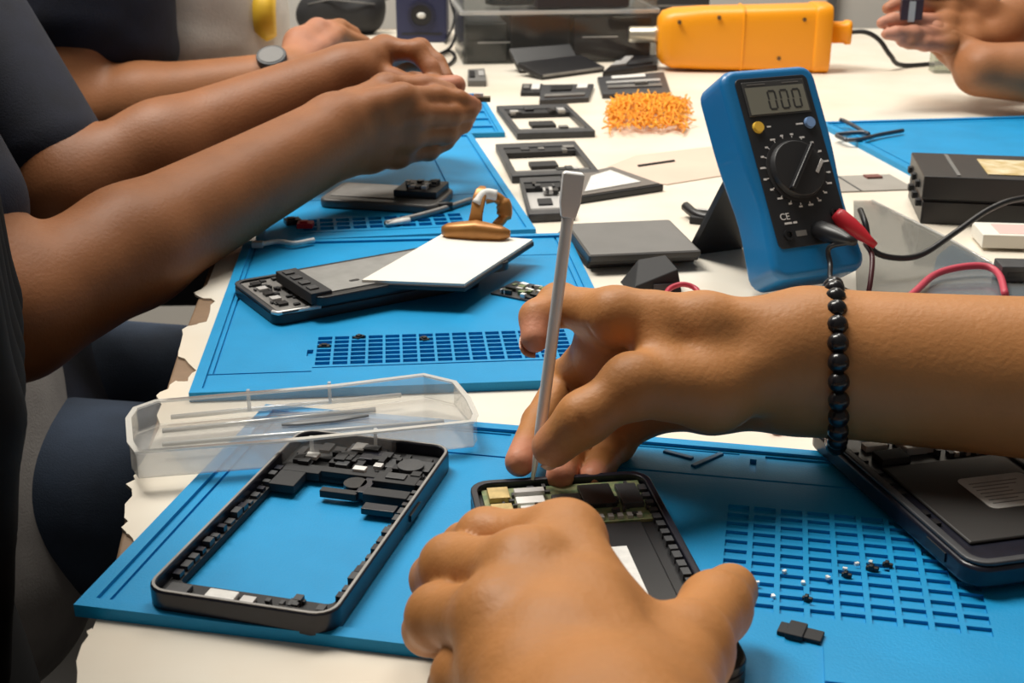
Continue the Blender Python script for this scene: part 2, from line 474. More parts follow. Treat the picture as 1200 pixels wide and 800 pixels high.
def local(org, rz, px, py, z=0.004):
    d = Z(px, py, z) - org; c, s = math.cos(-rz), math.sin(-rz)
    return Vector((d.x*c - d.y*s, d.x*s + d.y*c))

# front mat
o1 = Z(88, 722, 0); r1 = R(-11.5); W1, D1 = 0.44, 0.192
g1 = local(o1, r1, 868, 660); 
feats = [(0.010, 0.008, 0.0115, D1-0.008, 0.0022), (0.008, D1-0.034, W1-0.008, D1-0.0325, 0.0018),
         (0.14, D1-0.0335, 0.1415, D1-0.008, 0.0052), (0.0115, D1-0.030, 0.13, D1-0.0075, 0.0028), (0.145, D1-0.030, 0.24, D1-0.0075, 0.0030),
         (0.252, D1-0.030, 0.36, D1-0.0075, 0.0024), (0.245, D1-0.026, 0.248, D1-0.012, 0.0012),
         (0.36, 0.008, 0.3615, 0.15, 0.0058), (0.365, 0.05, 0.42, 0.053, 0.0012), (0.275, 0.008, 0.345, 0.03, 0.0048)]
feats += grid(0.236, 0.048, 0.0112, 0.0078, 9, 11, 0.0022, h=0.0021)
front_mat = soldering_mat('large blue soldering mat nearest the camera, under the empty phone frame and both hands', o1, r1, W1, D1, feats)
for (pa_, pb_) in (((778, 527), (812, 536)), ((812, 545), (846, 530))):
    q0, q1 = local(o1, r1, *pa_), local(o1, r1, *pb_); dd_ = q1-q0
    B(0, -.0014, 0, dd_.length, .0014, .0018).build('groove_shade_bar', M('mat_groove_shade', (0.004, 0.12, 0.28), 0.5), front_mat, loc=(q0.x, q0.y, .0024), rot=(0, 0, math.atan2(dd_.y, dd_.x)), bevel=.0005)  # raised deep blue bars paint in the dark of the angled grooves
# middle mat (a long one, its far part under the next mat)
o2, r2, w2 = frame_on((222, 471), (747, 452))
W2, D2 = w2, 0.285
feats = [(0.0085, 0.030, 0.010, D2-0.006, 0.002), (0.006, 0.028, 0.062, 0.0295, 0.002), (0.062, 0.0335, W2-0.012, 0.035, 0.002),
         (0.058, 0.052, 0.0615, 0.062, 0.0014)]
feats += grid(0.0625, 0.037, 0.0098, 0.0066, 15, 7, 0.0016, h=0.0013)
feats += [(W2-0.011, 0.03, W2-0.0095, D2-0.006, 0.002), (0.15, D2-0.05, W2-0.012, D2-0.0485, 0.0018)]
mid_mat = soldering_mat('blue soldering mat in the middle of the bench, under the clipboard and phone stack', o2, r2, W2, D2, feats)
# third mat
o3, r3, w3 = frame_on((300, 291), (628, 276))
W3, D3 = w3, 0.362
feats = [(0.03, 0.022, W3-0.03, 0.0235, 0.0018), (0.008, 0.12, W3-0.008, 0.1215, 0.0016), (W3-0.05, 0.12, W3-0.0485, D3-0.006, 0.0016)]
feats += grid(0.034, 0.028, 0.0125, 0.0115, 10, 3, 0.0025)
third_mat = soldering_mat('blue soldering mat under the grey phone and slim tweezers, below the joined brown hands', o3, r3, W3, D3, feats, z=0.0)
# fourth mat
o4 = Z(424, 168, 0); _, r4, _ = frame_on((424, 168), (592, 163)); 
o4, r4, w4 = frame_on((400, 166), (592, 161))
feats = [(w4-0.05, 0.004, w4-0.0485, 0.24, 0.0018)] + [(w4-0.046, 0.012+k*0.042, w4-0.008, 0.045+k*0.042, 0.0015) for k in range(5)]
fourth_mat = soldering_mat('blue soldering mat with side compartments, directly beneath the fingertips of the joined hands', o4, r4, w4, 0.235, feats)
# right mat
o5, r5, w5 = frame_on((1082, 214), (1330, 206))
m5 = soldering_mat('blue soldering mat at the far right behind the black box, tweezers on its corner', Z(1082, 216, 0), R(8), 0.34, 0.26,
                   [(0.012, 0.012, 0.0135, 0.25, 0.002), (0.01, 0.245, 0.33, 0.2465, 0.002)])
m5.location = (*Z(1085, 216, 0).xy, T)
MT = 0.0035   # mat surface above the table

# ------------------------------------------------------------------ open phone frame on the front mat
def comp_field(mb, x0, y0, x1, y1, z0, n, rnd, hmax=0.003, smin_=0.002, smax=0.008):
    for _ in range(n):
        w, d = rnd.uniform(smin_, smax), rnd.uniform(smin_, smax)
        cx, cy = rnd.uniform(x0+w/2, x1-w/2), rnd.uniform(y0+d/2, y1-d/2)
        mb.box(cx-w/2, cy-d/2, z0, cx+w/2, cy+d/2, z0+rnd.uniform(.3, 1)*hmax)
    return mb
a, rz, wl = frame_on((168, 716), (402, 752), MT)
L = 0.148; W = 0.076
ph = thing('phone_chassis', 'empty dark phone frame with see-through middle on the front mat', 'phone frame', (a.x, a.y, T+MT), rz)
MB().ring(rrect(0, 0, W, L, 0.009), rrect(0.0022, 0.0022, W-0.0022, L-0.0022, 0.007), 0, 0.0095).build('outer_rim', NAVYP, ph, bevel=0.0008)
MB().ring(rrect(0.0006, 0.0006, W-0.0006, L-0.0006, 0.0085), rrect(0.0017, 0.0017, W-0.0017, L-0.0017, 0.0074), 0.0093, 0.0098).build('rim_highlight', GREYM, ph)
MB().ring(rrect(0.002, 0.002, W-0.002, L-0.002, 0.007), rrect(0.0065, 0.016, W-0.0065, L-0.034, 0.003), 0.001, 0.004).build('inner_ledge', BLACKM, ph)
rnd = random.Random(11)
for sx in (0.0028, W-0.0062):
    for k in range(16):
        y0 = 0.018 + k*0.0062
        B(sx, y0, 0.004, sx+0.0032, y0+rnd.uniform(.0025, .005), 0.0052+rnd.uniform(0, .002)).build('clip_tab', DGREY if k % 3 else NAVYP, ph)
# top bracket of the frame: struts with openings
for (x0, y0, x1, y1, zz) in ((0.006, L-0.036, 0.024, L-0.028, .006), (0.006, L-0.05, 0.018, L-0.036, .006), (0.024, L-0.034, 0.05, L-0.029, .0065), (0.046, L-0.048, 0.051, L-0.03, .006),
                             (0.03, L-0.05, 0.047, L-0.046, .0055), (0.05, L-0.05, W-0.006, L-0.043, .0065), (0.05, L-0.038, W-0.006, L-0.028, .007), (0.028, L-0.027, 0.034, L-0.004, .007),
                             (0.05, L-0.022, W-0.005, L-0.012, .006), (0.008, L-0.02, 0.026, L-0.006, .0055), (0.036, L-0.018, 0.047, L-0.008, .0068), (0.053, L-0.06, W-0.008, L-0.054, .005)):
    B(x0, y0, 0.002, x1, y1, zz).build('bracket', rnd.choice([BLACKM, DGREY, NAVYP]), ph, bevel=0.0004)
MB().cyl((0.043, L-0.04, 0.002), (0.043, L-0.04, 0.006), 0.0052, seg=20).build('lens_ring', BLACK, ph)
MB().cyl((W-0.014, L-0.02, 0.002), (W-0.014, L-0.02, 0.0075), 0.006, seg=20).build('speaker_ring', DGREY, ph)
for (x0, y0, x1, y1, m) in ((0.012, L-0.024, 0.018, L-0.019, LABELW), (0.038, L-0.031, 0.044, L-0.027, LABELW), (0.03, L-0.012, 0.036, L-0.004, GREYM), (0.055, L-0.035, 0.064, L-0.03, DGREY), (0.046, L-0.026, 0.05, L-0.022, SILVER)):
    B(x0, y0, 0.006, x1, y1, 0.0078).build('contact_plate', m, ph, bevel=0.0003)
comp_field(MB(), 0.006, L-0.03, W-0.006, L-0.004, 0.003, 46, rnd, 0.005).build('small_components', BLACKM, ph)
# bottom strip with white label
B(0.003, 0.003, 0.002, W-0.003, 0.015, 0.0045).build('bottom_strip', BLACKM, ph, bevel=0.0004)
B(0.022, 0.005, 0.0045, 0.034, 0.012, 0.0066).build('white_sticker', LABELW, ph, bevel=0.0005)
B(0.036, 0.006, 0.0045, 0.0415, 0.011, 0.0062).build('connector', SILVER, ph, bevel=0.0003)
B(0.006, 0.004, 0.0045, 0.015, 0.012, 0.0068).build('speaker_box', DGREY, ph, bevel=0.0005)
B(0.05, 0.004, 0.0045, W-0.006, 0.007, 0.007).build('connector', BLACK, ph, bevel=0.0003)
comp_field(MB(), 0.044, 0.005, W-0.004, 0.015, 0.0045, 14, rnd, 0.003, .0012, .004).build('small_components', DGREY, ph)
B(W-0.0002, 0.085, 0.003, W+0.0008, 0.098, 0.006).build('side_button', BLACK, ph)

# ------------------------------------------------------------------ phone being repaired (held by both hands)
a = Vector((-0.018, 0.385, 0)); RZ = R(8.2)
pr = thing('opened_phone', 'opened black phone with bare circuit board held under the silver tool', 'phone', (0.0024, 0.3495, T+MT+0.0005), RZ)
L2, Wp = 0.150, 0.079
MB().prism(rrect(0, 0, Wp, L2, 0.009), 0, 0.0065).build('back_shell', BLACK, pr, bevel=0.001)
MB().ring(rrect(0, 0, Wp, L2, 0.009), rrect(0.003, 0.003, Wp-0.003, L2-0.003, 0.007), 0.0065, 0.0102).build('side_rim', NAVYP, pr, bevel=0.0006)
B(0.008, 0.02, 0.0065, Wp-0.012, L2-0.042, 0.0085).build('battery', BLACK, pr, bevel=0.001)
B(0.036, 0.052, 0.0085, 0.056, 0.088, 0.0088).build('white_sticker', LABELW, pr)
B(0.005, L2-0.040, 0.0065, Wp-0.005, L2-0.005, 0.0078).build('circuit_board', GREEN, pr)
rnd = random.Random(5)
for k in range(20):
    y0 = 0.012+k*0.0064
    B(Wp-0.0068, y0, 0.0065, Wp-0.0035, y0+rnd.uniform(.003, .005), 0.0092).build('clip_tab', DGREY, pr)
for (x0, y0, x1, y1, zz, m) in ((0.007, L2-0.018, 0.016, L2-0.008, .0105, GOLD), (0.018, L2-0.016, 0.031, L2-0.012, .0115, SILVER), (0.018, L2-0.024, 0.03, L2-0.018, .0105, STEEL), (0.019, L2-0.031, 0.03, L2-0.026, .0105, LABELW),
                                (0.007, L2-0.031, 0.016, L2-0.021, .0095, GOLD), (0.033, L2-0.034, 0.045, L2-0.02, .0115, DGREY), (0.046, L2-0.028, 0.06, L2-0.01, .01, BLACK), (0.062, L2-0.03, 0.071, L2-0.012, .0105, DGREY)):
    B(x0, y0, 0.0078, x1, y1, zz).build('shield_can' if m in (STEEL, SILVER) else 'chip', m, pr, bevel=0.0003)
for i in range(9):
    B(0.034+i*0.004, L2-0.0385, 0.0078, 0.0362+i*0.004, L2-0.0355, 0.0092).build('solder_contact', SILVER, pr)
comp_field(MB(), 0.006, L2-0.037, Wp-0.006, L2-0.006, 0.0078, 60, rnd, 0.0025, .001, .003).build('small_components', DGREY, pr)

# ------------------------------------------------------------------ right phone back
a = Z(944, 507, MT+0.006); b = Z(1138, 686, MT+0.006)
d = a - b
pb = thing('uncovered_phone', 'dark phone without cover showing a white sticker, at the right edge', 'phone', (b.x, b.y, T+MT+0.003), math.atan2(d.y, d.x)-math.pi/2)
pb.rotation_euler[0] = R(-0.6)
Lb, Wb = d.length, 0.077
MB().prism(rrect(0, 0, Wb, Lb, 0.010), 0, 0.009).build('shell', NAVYP, pb, bevel=0.0018, segs=3)
MB().ring(rrect(0.0012, 0.0012, Wb-0.0012, Lb-0.0012, 0.009), rrect(0.005, 0.005, Wb-0.005, Lb-0.005, 0.006), 0.009, 0.0108).build('rim', DGREY, pb, bevel=0.0007)
B(0.010, 0.018, 0.009, Wb-0.008, Lb-0.054, 0.0106).build('battery', M('battery_dark', (0.03, 0.028, 0.027), 0.5), pb, bevel=0.001)
MB().prism(rrect(0.034, 0.040, 0.066, 0.068, 0.003), 0.0106, 0.0109).build('white_sticker', M('sticker', (0.62, 0.6, 0.57), 0.5, var=(120, 0.25)), pb)
for k in range(7): B(0.037, 0.044+k*0.003, 0.0109, 0.037+random.Random(k).uniform(.012, .026), 0.0447+k*0.003, 0.01095).build('print_line', GREYC, pb)
B(0.028, Lb-0.044, 0.009, 0.044, Lb-0.032, 0.0128).build('camera_module', SILVER, pb, bevel=0.0006)
MB().cyl((0.036, Lb-0.038, 0.0128), (0.036, Lb-0.038, 0.0142), 0.0042, seg=20).build('camera_lens', BLACK, pb)
B(0.012, Lb-0.036, 0.009, 0.023, Lb-0.031, 0.0118).build('white_connector', LABELW, pb, bevel=0.0003)
B(0.012, Lb-0.051, 0.009, 0.026, Lb-0.041, 0.0122).build('black_bracket', BLACKM, pb, bevel=0.0004)
for k in range(8): B(0.046+k*0.0028, Lb-0.050, 0.009, 0.048+k*0.0028, Lb-0.046, 0.0112).build('contact', SILVER if k % 2 else DGREY, pb)
for yy in (0.035, 0.043, 0.062, 0.072, 0.082, 0.095, 0.104): B(0.0052, yy, 0.009, 0.0078, yy+0.004, 0.0104).build('clip_slot', BLACK, pb)
comp_field(MB(), 0.012, Lb-0.050, Wb-0.006, Lb-0.008, 0.009, 30, random.Random(8), 0.003, .0012, .005).build('small_components', DGREY, pb)
B(-0.0006, 0.018, 0.003, 0.0006, 0.032, 0.007).build('side_button', BLACK, pb)

# red and white packet behind that phone
a = Z(940, 512, 0.001)
rp = thing('red_white_packet', 'small red and white packet lying behind the phone with the sticker', 'packet', (a.x-0.006, a.y+0.02, T), R(20))
B(-0.012, -0.012, 0, 0.03, 0.016, 0.0045).build('wrapper', LABELW, rp, bevel=0.001)
B(-0.0125, -0.0125, 0.0008, 0.004, 0.0165, 0.0048).build('red_band', RED, rp, bevel=0.0008)

# ------------------------------------------------------------------ clear plastic tray
rim_px = [(147, 492), (156, 479), (182, 470), (392, 452), (497, 439), (535, 448), (552, 468), (561, 487), (556, 496), (355, 517), (158, 532), (149, 520)]
bz, hz = 0.0057, 0.0125
rim = [Z(x, y, bz+hz) for x, y in rim_px]
c = sum(rim, Vector())/len(rim)
tr = thing('plastic_tray', 'long clear plastic tray with angled end lying across the bench edge and front mat', 'plastic tray', (c.x, c.y, T+bz), 0)
pl = [(p.x-c.x, p.y-c.y) for p in rim]
def inset(poly, m):
    n = len(poly); out = []
    for i in range(n):
        p = Vector(poly[i]); a1 = (p-Vector(poly[i-1])).normalized(); a2 = (Vector(poly[(i+1) % n])-p).normalized()
        nn = Vector((-(a1.y+a2.y), a1.x+a2.x)).normalized()
        cr = sum(poly[k][0]*poly[(k+1) % n][1]-poly[(k+1) % n][0]*poly[k][1] for k in range(n))
        out.append(tuple(p + nn*(m if cr > 0 else -m)))
    return out
MB().ring(inset(pl, .0008), inset(pl, .0019), 0.0008, hz).build('side_wall', CLEAR, tr, merge=True)
MB().prism(inset(pl, .0008), 0, 0.0008).build('tray_floor', CLEAR, tr)
MB().ring(pl, inset(pl, .0028), hz, hz+0.001).build('rim', clear_mat('clear_rim', milk=0.45, gloss=0.1), tr)
for (p0, p1) in (((190, 503), (440, 478)), ((190, 519), (520, 492)), ((200, 487), (470, 461))):
    q0, q1 = Z(*p0, bz+.002)-c, Z(*p1, bz+.002)-c
    MB().tube([(q0.x, q0.y, .0012), (q1.x, q1.y, .0012)], 0.0013, 6).build('floor_ridge', clear_mat('clear_rim'), tr, smooth=True)
for (px, py) in ((291, 458), (386, 449), (365, 513), (440, 504)):
    q = Z(px, py+4, bz+.01)-c; B(q.x-.0008, q.y-.001, .001, q.x+.0008, q.y+.001, hz).build('snap_tab', clear_mat('clear_rim'), tr)
# dark slim pick inside the tray
q0, q1 = Z(330, 497, .008), Z(432, 486, .008)
pk = MB().loft([(-.5, .02, .02, 0, 0, 2), (-.3, .06, .03, 0, 0, 2), (.1, .075, .03, 0, 0, 2), (.5, .02, .02, 0, 0, 2)], 12)
dd = (q1-q0); pk.v = [(v[0]*dd.length, v[1]*dd.length, v[2]*.03) for v in pk.v]
o = pk.build('opening_pick', M('pick_grey', (0.17, 0.18, 0.19), 0.4), None, smooth=True, loc=((q0+q1)/2).xy.to_3d()+Vector((0, 0, T+bz+.0020)), rot=(0, 0, math.atan2(dd.y, dd.x)))
tag(o, 'slim grey opening pick lying inside the clear plastic tray', 'opening tool')

# ------------------------------------------------------------------ phone stack and clipboard on the middle mat
def slab_thing(name, label, cat, pa, pb_, depth, z0, th, mat, r=0.006, group=None, tilt=0):
    a, rz, w = frame_on(pa, pb_, z0+th)
    t = thing(name, label, cat, (a.x, a.y, T+z0), rz, group)
    t.rotation_euler[0] = tilt
    o = MB().prism(rrect(0, 0, w, depth, r), 0, th).build('body', mat, t, bevel=min(.0012, th*.3))
    return t, w
# lower phone (long axis runs away to the right)
a = Z(322, 372, MT+.006); b = Z(642, 312, MT+.006); d = b-a
ps = thing('stripped_phone', 'lower dark phone frame of the stack, its silver corner showing on the middle mat', 'phone frame', (a.x, a.y, T+MT), math.atan2(d.y, d.x))
MB().prism(rrect(0, 0, 0.145, 0.074, 0.008), 0, 0.007).build('back_shell', BLACK, ps, bevel=0.001)
MB().ring(rrect(0, 0, 0.145, 0.074, 0.008), rrect(0.003, 0.003, 0.142, 0.071, 0.006), 0.007, 0.0085).build('rim', DGREY, ps, bevel=0.0005)
B(0.004, 0.006, 0.007, 0.026, 0.068, 0.0078).build('speaker_plate', GREYM, ps, bevel=0.0005)
MB().tube([(0.001, 0.006, .0075), (0.003, 0.002, .0075), (0.03, 0.0005, .0075)], .0014, 8).build('silver_corner', STEEL, ps, smooth=True)
for k in range(5): B(0.008, 0.012+k*.011, .0078, 0.014, 0.018+k*.011, .0095).build('connector', SILVER if k % 2 else BLACK, ps)
comp_field(MB(), .005, .008, .03, .066, .0078, 24, random.Random(3), .002, .001, .004).build('small_components', BLACKM, ps)
a = Z(372, 352, .018); b = Z(640, 304, .018); d = b-a
p2 = thing('stripped_phone', 'upper phone frame of the stack with a pale grey metal plate, under the clipboard', 'phone frame', (a.x, a.y, T+MT+.0098), math.atan2(d.y, d.x)+R(2))
MB().prism(rrect(0, 0, 0.140, 0.062, 0.007), 0, 0.006).build('shell', BLACK, p2, bevel=0.001)
B(0.012, 0.006, 0.006, 0.13, 0.056, 0.0068).build('metal_plate', M('pale_plate', (0.36, 0.36, 0.35), 0.4, 0.3, var=(90, .2)), p2, bevel=0.0004)
MB().prism(rrect(0.030, 0.016, 0.037, 0.0195, 0.0015), .0068, .0069).build('slot', BLACK, p2)
B(-.002, .004, .001, .012, .058, .0082).build('edge_connector', BLACKM, p2, bevel=.0006)
for k in range(4): B(.0, .01+k*.012, .0082, .006, .016+k*.012, .0092).build('contact', DGREY, p2)
# clipboard
zc = .0215
pts = [Z(422, 328, zc), Z(545, 333, zc), Z(626, 280, zc), Z(520, 272, zc)]
a = pts[0]; d = pts[1]-pts[0]; rz = math.atan2(d.y, d.x)
cb = thing('clipboard', 'white clipboard with a copper-coloured clip resting on the phone stack', 'clipboard', (a.x, a.y, T+zc-.003), rz)
m = Matrix.Rotation(-rz, 3, 'Z'); lp = [(m @ (p-a)).xy for p in pts]
MB().prism([tuple(p) for p in lp], -.002, 0.0012).build('board', M('board_dark', (.03, .025, .022), .5), cb, bevel=.0005)
MB().prism(inset([tuple(p) for p in lp], .0012), .0012, .003).build('paper_pad', PAPER, cb)
# clip, standing at the far edge
q = m @ (Z(562, 274, zc) - a) + Vector((0, -.008, 0))
cl = thing('clip_pivot', '', 'x'); bpy.data.objects.remove(cl)
MB().loft([(-.024, .0025, .003, 0, 0, 2.5), (-.02, .006, .005, 0, 0, 2.5), (0, .0075, .0072, 0, .001, 2.5), (.018, .006, .005, 0, 0, 2.5), (.024, .002, .0025, 0, 0, 2.5)], 20).build('clip_jaw', COPPER, cb, smooth=True, loc=(q.x-.001, q.y-.002, .0072), rot=(0, 0, R(-4)))
MB().loft([(-.006, .006, .0012, 0, 0, 4), (.008, .0045, .0012, 0, .0, 4), (.02, .0048, .0012, 0, -.001, 4), (.026, .004, .001, 0, -.003, 4), (.029, .002, .0008, 0, -.005, 3)], 16).build('clip_handle', COPPER, cb, smooth=True, loc=(q.x-.002, q.y, .0115), rot=(0, R(-62), R(80)))
o = MB().tube(smooth_path([(.012, .012, .008), (.017, .016, .014), (.0165, .018, .022), (.011, .018, .027), (.004, .017, .026)], 6), [.0035]*6+[.0055]*8+[.004]*11, 12)
o.build('clip_handle', COPPER, cb, smooth=True, loc=(q.x-.001, q.y, 0))
MB().tube(smooth_path([(-.001, .006, .024), (.004, .012, .030), (.012, .014, .029)], 6), .0038, 12).build('clip_lever', LABELW, cb, smooth=True, loc=(q.x-.001, q.y+.002, 0))
# flex board beside the clipboard
a, rz, w = frame_on((575, 345), (648, 360), MT)
fb = thing('circuit_board', 'small populated circuit board between the clipboard and the index finger', 'circuit board', (a.x, a.y, T+MT), rz)
B(0, 0, 0, .036, .030, .0012).build('board', DGREY, fb)
rnd = random.Random(21)
for k in range(26):
    w_, d_ = rnd.uniform(.002, .008), rnd.uniform(.0015, .004); x0, y0 = rnd.uniform(.001, .027), rnd.uniform(.001, .025)
    B(x0, y0, .0012, x0+w_, y0+d_, .0012+rnd.uniform(.0006, .003), rz=rnd.uniform(-.3, .3)).build('component', rnd.choice([SILVER, STEEL, GOLD, BLACK, GREYM, GREEN]), fb)

# ------------------------------------------------------------------ items on the third mat
a, rz, w = frame_on((372, 232), (508, 240), MT+.008)
g = thing('phone', 'flat grey phone lying on the third mat below the joined hands', 'phone', (a.x, a.y, T+MT), rz)
MB().prism(rrect(0, 0, .098, .06, .008), 0, .0075).build('body', M('phone_grey', (.12, .115, .11), .4, .3), g, bevel=.002)
B(.006, .012, .0075, .06, .054, .0083).build('screen_plate', GREYM, g, bevel=.0004)
B(.058, .018, .0075, .094, .056, .0135).build('camera_block', BLACK, g, bevel=.0008)
rnd = random.Random(2)
for k in range(16):
    x0, y0 = rnd.uniform(.06, .086), rnd.uniform(.02, .05)
    B(x0, y0, .0135, x0+rnd.uniform(.003, .007), y0+rnd.uniform(.002, .005), .0135+rnd.uniform(.001, .003)).build('component', rnd.choice([SILVER, LABELW, DGREY, BLACK]), g)
MB().tube([(.088, .012, .004), (.108, .016, .004)], .003, 8).build('side_plug', BLACK, g, smooth=True)
def stick(name, label, cat, pts, r, mat, tipmat=None, tip=.2):
    w = [Vector(p) for p in pts]; t = thing(name, label, cat, (w[0].x, w[0].y, T))
    loc = [(p.x-w[0].x, p.y-w[0].y, p.z-T) for p in w]
    MB().tube(smooth_path(loc, 6), r, 10).build('shaft', mat, t, smooth=True)
    return t, loc
t, lc = stick('spudger', 'slim grey spudger with a white tip on the third mat', 'tool', [Z(452, 262, MT+.0027), Z(505, 249, MT+.0027), Z(552, 234, MT+.0027)], .0024, GREYM)
MB().loft([(0, .003, .0012, 0, 0, 2), (.012, .0036, .0022, 0, 0, 2), (.02, .0025, .0024, 0, 0, 2)], 10).build('tip', LABELW, t, smooth=True, loc=lc[0], rot=(0, 0, R(30)))
for i, (px, py, lab, mt) in enumerate(((358, 266, 'dark red chip lying by the third mat grid under the near forearm', RED), (343, 262, 'tiny black chip beside the dark red chip on the third mat', BLACK))):
    p = Z(px, py, MT); tag(MB().box(-.006, -.005, 0, .006, .005, .004).box(-.004, -.003, .004, .002, .003, .0052).build('loose_chip', mt, None, bevel=.0005, loc=(p.x, p.y, T+MT), rot=(0, 0, .4*i)), lab, 'chip')
o, lc = stick('white_cable', 'short white cable on the front edge of the third mat', 'cable', [Z(302, 287, .0072), Z(325, 283, .0072), Z(345, 285, .0072), Z(368, 281, .0072)], .0018, LABELW)
MB().box(-.004, -.003, -.0015, .004, .003, .0025).build('plug', SILVER, o, loc=lc[0], bevel=.0004)

# ------------------------------------------------------------------ small bits on the front mat grid
rnd = random.Random(77)
bits = [(938, 744, BLACKM, .016, 'flat black clip lying at the front edge of the front mat grid'), (946, 704, BLACK, .004, 'tiny black screw below the bright flecks on the front mat'),
        (992, 676, BLACK, .004, 'tiny dark chip at the middle of the front mat grid'), (1022, 668, BLACK, .005, 'flat dark chip right of the middle of the front mat grid'), (1040, 664, BLACKM, .004, 'upright dark screw at the right of the front mat grid')]
for px, py, mt, s, lab in bits:
    p = Z(px, py, MT)
    tag(MB().box(-s/2, -s*.22, 0, s/2, s*.22, .0018).box(-s*.3, -s*.3, .0, s*.1, s*.3, .0026).build('loose_part', mt, None, bevel=.0004, loc=(p.x, p.y, T+MT), rot=(0, 0, R(-25))), lab, 'part')
for k, (px, py) in enumerate(((887, 684), (919, 671), (941, 684), (970, 678), (990, 668), (1004, 662), (1020, 660), (906, 700))):
    p = Z(px, py, MT)
    tag(MB().box(-.0009, -.0006, 0, .0009, .0006, .0012).box(-.0004, -.0008, .0, .0004, .0008, .0009).build('silver_screw', STEEL, None, loc=(p.x, p.y, T+MT), rot=(0, 0, k*.7)), 'tiny silver screw among the bright flecks on the front mat grid', 'screw', 'tiny silver screws on the front mat')
for k, (fx, fy) in enumerate(((.0625+.0098*.5, .037+.0066*4.5), (.0625+.0098*2.5, .037+.0066*6.5), (.0625+.0098*6.4, .037+.0066*5.5), (.0625+.0098*13.5, .037+.0066*5))):
    c, s = math.cos(r2), math.sin(r2); p = (o2.x+fx*c-fy*s, o2.y+fx*s+fy*c)
    tag(MB().box(-.003, -.002, 0, .003, .002, .003).box(-.0015, -.0012, .003, .0015, .0012, .0038).build('black_component', BLACK, None, loc=(*p, T+.0013), rot=(0, 0, k)), 'tiny black component in ' + ('the leftmost column', 'the third column near the back row', 'the centre', 'the right end')[k] + ' of the middle mat grid', 'component', 'components in the middle mat grid')

# ------------------------------------------------------------------ grey slabs
z = 0.0
for k, lab in enumerate(('lowest of the three dark grey flat panels beside the multimeter', 'middle of the three dark grey flat panels beside the multimeter', 'topmost of the three dark grey flat panels beside the multimeter')):
    a, rz, w = frame_on((688+k, 315-k*4), (822, 307-k*3), z)
    rz += R((1.2, -1.0, 0)[k])
    t = thing('flat_panel', lab, 'panel', (a.x, a.y, T+z), rz, 'stack of dark grey panels')
    MB().prism(rrect(0, 0, .079, .083, .002), 0, .0042).build('body', M('panel_edge', (.06, .057, .055), .5), t, bevel=.0006)
    B(.0015, .0015, .0042, .0775, .0815, .0046).build('cover_sheet', GREYC, t)
    z += .0047
# black box with a slanting face and red cable
a = Z(770, 338, 0)
t = thing('black_wedge_box', 'small black box with slanted top peeping over the wrist', 'box', (a.x, a.y-.012, T), R(12))
MB().add([(-.018, 0, 0), (.016, 0, 0), (.016, .03, 0), (-.018, .03, 0), (-.016, .002, .006), (.013, .002, .016), (.013, .028, .018), (-.006, .028, .016)],
         [(0,3,2,1), (4,5,6,7), (0,1,5,4), (1,2,6,5), (2,3,7,6), (3,0,4,7)]).build('shell', BLACKM, t, bevel=.001)
B(-.004, -.0008, .003, .01, 0, .007).build('front_slot', DGREY, t)
p = [Z(778, 350, .004), Z(785, 338, .006), Z(800, 333, .008), Z(815, 338, .006), Z(822, 350, .003)]
tag(MB().tube(smooth_path(p, 8), .0018, 10).build('red_cable_loop', REDC, None, smooth=True), 'small red cable loop beside the black wedge box', 'cable')

# ------------------------------------------------------------------ multimeter
mm = thing('multimeter', 'blue handheld multimeter with black face leaning on its stand', 'multimeter')
yaw, lean = R(24), R(33)
n_h = Vector((math.sin(yaw), -math.cos(yaw), 0)); xax = Vector((math.cos(yaw), math.sin(yaw), 0))
yax = (Vector((0, 0, 1))*math.cos(lean) - n_h*math.sin(lean)); zax = xax.cross(yax)
MW, MH, MTk = .073, .143, .034
base = Z(907, 364, 0)          # near bottom-left corner of the front face
orgm = Vector((base.x, base.y, T)) - zax*MTk
low = min((orgm + xax*x + zax*zz).z for x in (0, MW) for zz in (0, MTk))
orgm.z += T - low + .0006
mm.matrix_world = Matrix(((xax.x, yax.x, zax.x, orgm.x), (xax.y, yax.y, zax.y, orgm.y), (xax.z, yax.z, zax.z, orgm.z), (0, 0, 0, 1)))
def outline(m=0.0):
    w = MW; pts = []
    ys = np.linspace(0, MH, 15)
    f = lambda y: -.0038*math.exp(-((y-.045)/.03)**2)*1.0    # slight waist
    right = [(w - m + f(y), y) for y in np.linspace(.010, MH-.010, 15)]
    left = [(m - f(y), y) for y in np.linspace(MH-.010, .010, 15)]
    arc = lambda cx, cy, r, a0: [(cx+r*math.cos(R(a0+k*22.5)), cy+r*math.sin(R(a0+k*22.5))) for k in (1, 2, 3)]
    r = .010 - m*.4
    f0, f1 = f(.01), f(MH-.01)
    return ([(p[0], p[1]) for p in right] + arc(w-m-r+f1, MH-m-r, r, 0) + [(w-m-r, MH-m), (m+r, MH-m)] + arc(m+r-f1, MH-m-r, r, 90)
            + left + arc(m+r-f0, m+r, r, 180) + [(m+r, m), (w-m-r, m)] + arc(w-m-r+f0, m+r, r, 270))
MB().prism(outline(), 0, MTk).build('holster', METER, mm, bevel=.005, segs=4, smooth=False)
fx0, fx1, fy0, fy1 = .0085, MW-.0085, .020, MH-.0075
MB().prism(rrect(fx0, fy0, fx1, fy1, .004), MTk-.001, MTk+.0008).build('face_panel', M('meter_face', (.016, .017, .02), .45), mm, bevel=.0004)
B(.0125, .109, MTk+.0008, MW-.0125, .1325, MTk+.0016).build('display_frame', M('display_frame', (.05, .05, .05), .4), mm, bevel=.0004)
B(.0140, .110, MTk+.0016, MW-.014, .1285, MTk+.0019).build('display', LCD, mm)
